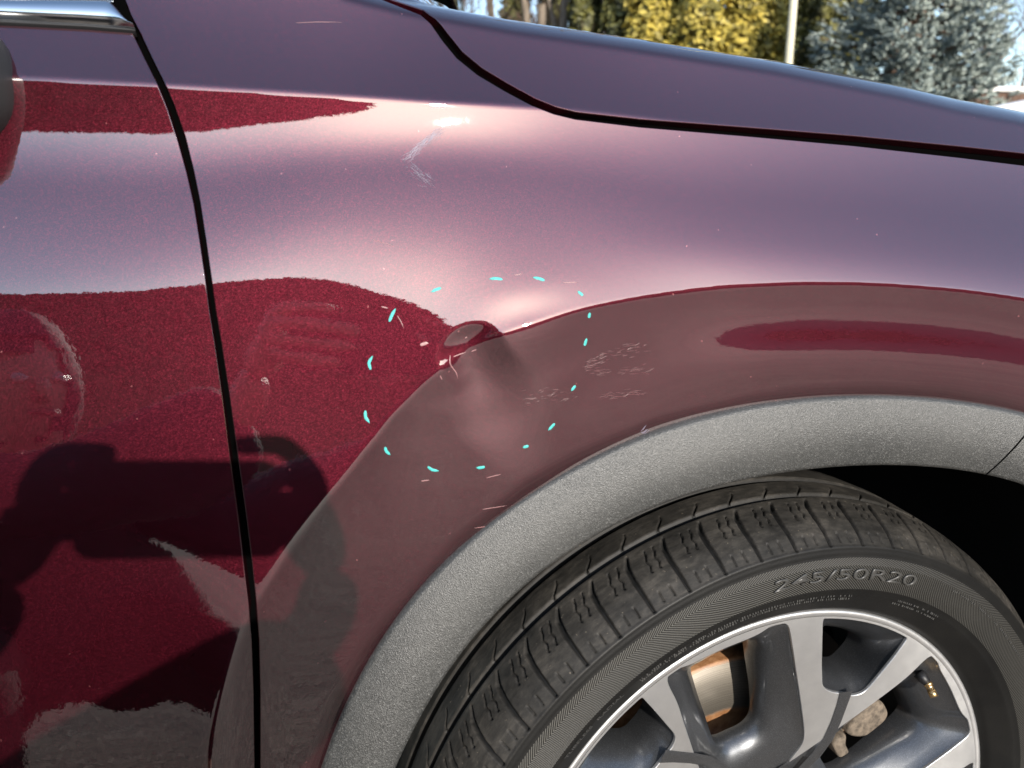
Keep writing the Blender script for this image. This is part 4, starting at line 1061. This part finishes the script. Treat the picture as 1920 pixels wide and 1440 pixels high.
# ------------------------------------------------------------------ background beyond the car
def spot(px, d, z=0.0, py=None):       # a place d metres in front of the camera in the direction of a photo column
    dr_ = ray(np.array(float(px)), np.array(float(360 if py is None else py))); t_ = d/dr_[1]; p = C0+dr_*t_
    return Vector((p[0], p[1], p[2] if py is not None else z))
GOLD = leaf_material('golden_green_scale_leaves', (.11, .095, .014), (.50, .39, .07)); GREEN = leaf_material('olive_green_scale_leaves', (.030, .034, .010), (.16, .15, .035))
def columnar(px, d, h, wd, mat, label, n=9000, group='columnar evergreens in the hedge row', seed=0):
    t = empty('columnar_evergreen', spot(px, d)); tag(t, label, 'tree', group)
    rg = np.random.default_rng(seed+11)
    zz = rg.uniform(.02, 1, n)**.9; rad = wd/2*np.interp(zz, [0, .12, .6, .85, 1], [.75, 1, .92, .55, .05]); an = rg.uniform(0, 2*np.pi, n)
    lump_ = 1+.16*np.sin(an*3+zz*17+seed)+.12*np.sin(an*5-zz*31+seed*2)+.10*np.sin(zz*63+an)
    rr_ = rad*lump_*(1-np.abs(rg.normal(0, .17, n))); P = np.stack([rr_*np.cos(an), rr_*np.sin(an), zz*h], -1)
    N_ = np.stack([np.cos(an), np.sin(an), np.full(n, .55)], -1)
    v, f = leaf_quads(P, N_, .062, 1.9, .55)
    c, fc = lump((0, 0, h*.47), (wd*.30, wd*.30, h*.46), 12, 14, .10, seed)
    mesh_obj('crown', np.concatenate([v, c]), np.concatenate([f, fc+len(v)]), mat, t, False)
    MB().tube([(0, 0, -.05), (0, 0, h*.5), (0, 0, h*.9)], [.07, .05, .015]).build('trunk', BARK2, t); return t
for k_, (px, d, h, wd, m_, lab) in enumerate([
    (1090, 12.0, 4.6, .62, GREEN, 'slim olive evergreen column beside the pale bare trunks'),
    (1160, 11.6, 5.0, .78, GREEN, 'dark olive evergreen column next to the slim one'),
    (1214, 11.0, 5.4, .74, GOLD, 'golden green evergreen column in front of the dark one'),
    (1288, 10.8, 5.6, .92, GOLD, 'widest golden yellow evergreen column in the hedge row'),
    (1375, 11.0, 5.3, .74, GOLD, 'golden evergreen column between widest column and the pole'),
    (1428, 11.2, 5.5, .66, GOLD, 'narrow golden evergreen column right behind the pale pole'),
    (1500, 11.8, 5.4, .86, GREEN, 'evergreen column in darker shade-toned olive between pole and blue spruce'),  # darker leaf colour paints in the shade thrown by the spruce
    (1560, 12.2, 5.2, .90, GREEN, 'evergreen column in darker shade-toned olive hidden partly by blue spruce'),  # same darker leaves, the spruce's shade put into the colour
    (812, 13.5, 5.0, .62, GOLD, 'lone golden evergreen column standing beyond bare shrubs')]):
    columnar(px, d, h, wd, m_, lab, 8500, seed=k_*3)
# bare trees
def bare_tree(name, loc, stems, depth, mat, label, seed, group=None, cat='tree', spread=.5, twig=.006, part='trunk'):
    rg = random.Random(seed); t = empty(name, loc); tag(t, label, cat, group); tr = MB(); tw_ = MB()
    def grow(p, d, L_, r, lv):
        q_ = p+d*L_; mid = p.lerp(q_, .5)+Vector((rg.uniform(-1, 1), rg.uniform(-1, 1), 0))*L_*.05
        (tr if lv >= depth-1 else tw_).tube([p, mid, q_], [r, r*.88, r*.72], 8 if lv >= depth-1 else (5 if r > .012 else 3), False)
        if lv <= 0: return
        for _ in range(rg.choice((2, 3, 3)) if lv < depth else 3):
            nd = (d+Vector((rg.gauss(0, spread), rg.gauss(0, spread), rg.gauss(.12, .25)))).normalized()
            grow(p.lerp(q_, rg.uniform(.45, 1)), nd, L_*rg.uniform(.55, .85), max(twig*.5, r*rg.uniform(.42, .66)), lv-1)
    for (dx, lean, L_, r) in stems: grow(Vector((dx, rg.uniform(-.1, .1), -.05)), Vector((lean, rg.uniform(-.05, .05), 1)).normalized(), L_, r, depth)
    tr.build(part, mat, t); tw_.build('branches', mat, t); return t
bare_tree('bare_tree', spot(985, 13), [(-.10, -.10, 3.6, .085), (.12, .03, 3.9, .10)], 4, BARK, 'bare deciduous tree with two grey brown stems', 3)
bare_tree('bare_tree', spot(1072, 12.6), [(-.20, .02, 4.0, .085), (.02, .10, 4.2, .095), (.16, .05, 4.2, .11)], 4, BARK, 'bare tree with three pale stems beside olive evergreen column', 8)
bare_tree('bare_shrub', spot(900, 12), [(-.3, -.3, 1.5, .03), (0, .1, 1.7, .035), (.3, .35, 1.5, .03)], 5, TWIG, 'low bare twiggy shrub beside the bare trees', 12, cat='shrub', spread=.45)
bare_tree('bare_shrub', spot(1885, 12), [(-.7, -.15, 1.7, .035), (-.3, .05, 1.9, .04), (.1, 0, 1.9, .04), (.5, .15, 1.8, .04), (.9, .2, 1.7, .035)], 5, TWIG, 'tall reddish brown bare shrub behind the plank fence', 21, cat='shrub', spread=.36)
bare_tree('bare_shrub', spot(1990, 13), [(-.5, -.1, 2.0, .04), (0, .05, 2.1, .045), (.5, .1, 2.0, .04)], 5, TWIG, 'second bare shrub further along behind the fence', 23, cat='shrub', spread=.36)
bare_tree('bare_tree', spot(700, 16), [(0, .05, 3.2, .14)], 5, BARK, 'bare single-stem tree far behind the car hood', 31)
for k_, (px, d, lab) in enumerate([(842, 14.5, 'bare brown shrub beside the lone golden evergreen'), (945, 15, 'bare brown shrub between low shrub and two-stemmed tree'), (1022, 14.8, 'bare brown shrub between the two bare trees')]):
    bare_tree('bare_shrub', spot(px, d), [(-.5, -.12, 2.0, .04), (-.1, .05, 2.3, .05), (.2, -.03, 2.2, .045), (.5, .12, 2.0, .04)], 5, TWIG, lab, 40+k_, cat='shrub', spread=.40)
columnar(1030, 15.5, 5.2, .8, GREEN, 'dark evergreen column seen behind the bare trees', 6000, seed=77)
columnar(968, 16, 5.6, .9, GREEN, 'dark evergreen column behind the two-stemmed bare tree', 6000, seed=78)
# light pole
POLE = simple('cream_painted_steel', (.62, .58, .42), .45, noise=.08, scale=12)
pl = empty('light_pole', spot(1459, 8.4)); tag(pl, 'slim cream light pole in front of the golden evergreens', 'pole')
MB().tube([(0, 0, 0), (.0, 0, 3.0), (.03, 0, 6.2)], [.046, .038, .030], 16).build('shaft', POLE, pl)
MB().tube([(0, 0, -.01), (0, 0, .03), (0, 0, .031), (0, 0, .10)], [.12, .12, .075, .06], 16).build('base_plate', POLE, pl)
MB().box((-.28, -.08, 6.18), (.10, .08, 6.26)).build('lamp_head', POLE, pl, False)
# blue spruce
SPR = leaf_material('blue_grey_spruce_needles', (.10, .13, .12), (.42, .47, .42))
def spruce(loc, h, base_w, z0, label):
    t = empty('blue_spruce', loc); tag(t, label, 'tree'); rg = np.random.default_rng(5); br = MB()
    pts, dirs = [], []
    nb = 150
    for k_ in range(nb):
        zf = k_/nb; z = z0+(h-z0)*zf**1.05; L_ = base_w/2*(1-zf)**.8*rg.uniform(.72, 1.1)+.12; a = k_*2.399+rg.normal(0, .2)
        d = np.array([math.cos(a), math.sin(a), rg.uniform(-.12, .12)]); b0 = np.array([0, 0, z])
        tip = b0+d*L_; sag = np.array([0, 0, -.10*L_])
        P = [b0, b0+d*L_*.5+sag, tip+sag*.2]; br.tube(P, [.022*(1-zf)+.006, .014*(1-zf)+.005, .004], 5, False)
        m = int(14+62*L_)
        u_ = rg.uniform(.22, 1, m); c = (b0[None]*(1-u_)[:, None]+tip[None]*u_[:, None])+np.array([0, 0, -.28*L_])*(u_*(1-u_))[:, None]
        side = np.cross(d, [0, 0, 1]); side /= np.linalg.norm(side); sp_ = .34*L_*(1.15-u_)
        off = side[None]*(rg.normal(0, .55, m)*sp_)[:, None]+np.array([0, 0, 1])[None]*(rg.normal(-.02, .10, m)*(.4+L_*.5))[:, None]
        pts.append(c+off); dd = d[None]*.9+side[None]*np.sign((off@side))[:, None]*.55+rg.normal(0, .28, (m, 3))+np.array([0, 0, .25]); dirs.append(dd/np.linalg.norm(dd, axis=1, keepdims=True))
    P = np.concatenate(pts); D = np.concatenate(dirs); n = len(P)
    # every shoot: a tapered bristly finger of needle blades
    V, F, off = [], [], 0
    L_ = rg.uniform(.09, .16, n); K = 16
    for k_ in range(K):
        a = np.cross(D, rg.normal(0, 1, (n, 3))); a /= np.linalg.norm(a, axis=1, keepdims=True)
        u_ = rg.uniform(.0, .85, n); c = P+D*(L_*u_)[:, None]; tip = c+(D*.75+a*.8)*(.034*(1.1-.5*u_))[:, None]*1.15
        b = np.cross(D, a)*.010
        V.append(np.stack([c-b, c+b, tip], 1).reshape(-1, 3)); F.append(np.arange(n*3).reshape(n, 3)+off); off += n*3
    # woody body of the shoot
    a = np.cross(D, [0.3, .2, 1.0]); a /= np.linalg.norm(a, axis=1, keepdims=True); b = np.cross(D, a); w_ = .020
    T0, T1 = P, P+D*L_[:, None]
    vv = np.stack([T0+a*w_, T0-a*w_*.5+b*w_, T0-a*w_*.5-b*w_, T1], 1).reshape(-1, 3); i = np.arange(n)[:, None]*4+off
    fb = np.concatenate([np.concatenate([i, i+1, i+3], 1), np.concatenate([i+1, i+2, i+3], 1), np.concatenate([i+2, i, i+3], 1)])
    V.append(vv); F.append(fb)
    mesh_obj('crown', np.concatenate(V), np.concatenate(F), SPR, t, False)
    br.tube([(0, 0, -.05), (.02, 0, h*.5), (0, 0, h*.98)], [.13, .08, .01], 10); br.build('trunk', BARK2, t); return t
spruce(spot(1684, 9.2), 5.9, 2.2, 1.6, 'blue grey spruce with dense bristly boughs beside the pole')
# plank fence
WOODB = bark_material('stained_brown_boards', (.075, .045, .032), (.15, .090, .062), 9); CAPM = simple('white_painted_rail', (.72, .70, .66), .5, noise=.08, scale=8)
zf_ = spot(1870, 9.0, py=164).z; xa, xb = spot(1790, 9.0).x, spot(2560, 9.0).x
fen = empty('plank_fence', ((xa+xb)/2, spot(1870, 9.0).y, 0)); tag(fen, 'brown plank fence with a white top rail behind the parked car', 'fence')
nb = int((xb-xa)/.142); bmesh0 = None
for k_ in range(nb):
    x = xa+(k_+.5)*.142-(xa+xb)/2; dz = random.uniform(-.006, .004)
    if bmesh0 is None:
        o = MB().box((-.0685, -.011, .04), (.0685, .011, zf_-.05)).build('plank', WOODB, fen, False); bmesh0 = o.data
    else: o = bpy.data.objects.new('plank', bmesh0); COL.objects.link(o); o.parent = fen
    o.location = (x, random.uniform(-.003, .003), dz)
MB().box((xa-(xa+xb)/2-.05, -.05, zf_-.045), (xb-(xa+xb)/2+.05, .05, zf_)).build('top_rail', CAPM, fen, False)
for k_ in range(4):
    x = (xa-xb)/2+.05+k_*(xb-xa-.1)/3; MB().box((x-.045, .016, -.05), (x+.045, .106, zf_-.05)).build('post', WOODB, fen, False)
# parked car beyond
WHITE = NT('white_car_paint'); WHITE.p(Base__Color=(.70, .71, .72, 1), Roughness=.3, Coat__Weight=1, Coat__Roughness=.02); WHITE = WHITE.m
TGL = NT('green_tinted_glass'); TGL.p(Base__Color=(.10, .20, .19, 1), Roughness=.03, Specular__IOR__Level=.9); TGL = TGL.m
RUB = simple('tyre_rubber_far', (.015, .015, .015), .7); ALU = simple('alloy', (.5, .5, .5), .35, 1.0)
cp = spot(1768, 6.6); pc = empty('white_car', (cp.x, cp.y, 0)); tag(pc, 'white car with green tinted windows parked by the plank fence', 'car')
zr = spot(1920, 6.6, py=175).z
def loft(sec, mat, name, parent):    # sections: (x, [(y,z)...]) joined
    n = len(sec[0][1]); V = [(x, y, z) for x, yz in sec for y, z in yz]; F = []
    for k_ in range(len(sec)-1):
        for i_ in range(n): F.append((k_*n+i_, k_*n+(i_+1) % n, (k_+1)*n+(i_+1) % n, (k_+1)*n+i_))
    F += [tuple(range(n)), tuple(reversed([(len(sec)-1)*n+i_ for i_ in range(n)]))]
    o = mesh_obj(name, V, F, mat, parent); bm = bmesh.new(); bm.from_mesh(o.data); bmesh.ops.recalc_face_normals(bm, faces=bm.faces); bm.to_mesh(o.data); bm.free()
    b = o.modifiers.new('bevel', 'BEVEL'); b.width = .035; b.segments = 3; b.limit_method = 'ANGLE'; return o
def ring(y0, y1, z0, z1, c=.10): return [(y0+c, z0), (y1-c, z0), (y1, z0+c), (y1, z1-c), (y1-c, z1), (y0+c, z1), (y0, z1-c), (y0, z0+c)]
loft([(-1.30, ring(.15, 1.65, .38, .80)), (-1.15, ring(.02, 1.78, .26, .98)), (-.2, ring(0, 1.8, .24, 1.10)), (2.6, ring(0, 1.8, .24, 1.12)), (3.05, ring(.03, 1.77, .28, 1.08)), (3.15, ring(.12, 1.68, .40, .95))], WHITE, 'body', pc)
cab = loft([(-.10, ring(.10, 1.70, 1.04, 1.16, .03)), (.42, ring(.17, 1.63, 1.05, zr-.08, .07)), (.85, ring(.18, 1.62, 1.05, zr, .10)), (2.3, ring(.18, 1.62, 1.05, zr-.01, .10)), (2.95, ring(.14, 1.66, 1.05, zr-.20, .07)), (3.08, ring(.10, 1.70, 1.04, 1.15, .03))], WHITE, 'cabin', pc)
for (x0, x1, x2, x3) in ((.26, 1.25, 1.25, .62), (1.33, 2.15, 2.15, 1.33)):
    for yy in (.128, 1.672):
        s_ = .04 if yy < 1 else -.04
        V = [(x0, yy-.004*np.sign(s_), 1.16), (x1, yy-.004*np.sign(s_), 1.16), (x2, yy+s_*.7, zr-.17), (x3, yy+s_*.7, zr-.17)]
        mesh_obj('side_window', V+[(a, b+.02*np.sign(s_), c) for a, b, c in V], [(0, 1, 2, 3), (7, 6, 5, 4), (0, 4, 5, 1), (1, 5, 6, 2), (2, 6, 7, 3), (3, 7, 4, 0)], TGL, pc, False)
V = [(-.055, .24, 1.185), (-.055, 1.56, 1.185), (.405, 1.50, zr-.11), (.405, .30, zr-.11)]
mesh_obj('windscreen', V+[(a+.03, b, c-.02) for a, b, c in V], [(3, 2, 1, 0), (4, 5, 6, 7), (0, 1, 5, 4), (1, 2, 6, 5), (2, 3, 7, 6), (3, 0, 4, 7)], TGL, pc, False)
for x in (-.55, 2.25):
    for yy, sg in ((.0, -1), (1.8, 1)):
        wl = empty('wheel', (x, yy, .33), parent=pc); y0 = -.02*sg
        MB().tube([(0, sg*.01-sg*.20, 0), (0, -sg*.19, 0), (0, sg*.0, 0), (0, sg*.015, 0)], [.29, .33, .33, .30], 28).build('tyre', RUB, wl)
        MB().tube([(0, sg*.0, 0), (0, sg*.018, 0)], [.215, .20], 24).build('rim', ALU, wl)
LAMPM = simple('headlamp_plastic', (.6, .62, .63), .1)
for yy in (.22, 1.58): MB().add(*lump((-1.24, yy, .80), (.10, .17, .07), 14, 9, 0)).build('headlight', LAMPM, pc)
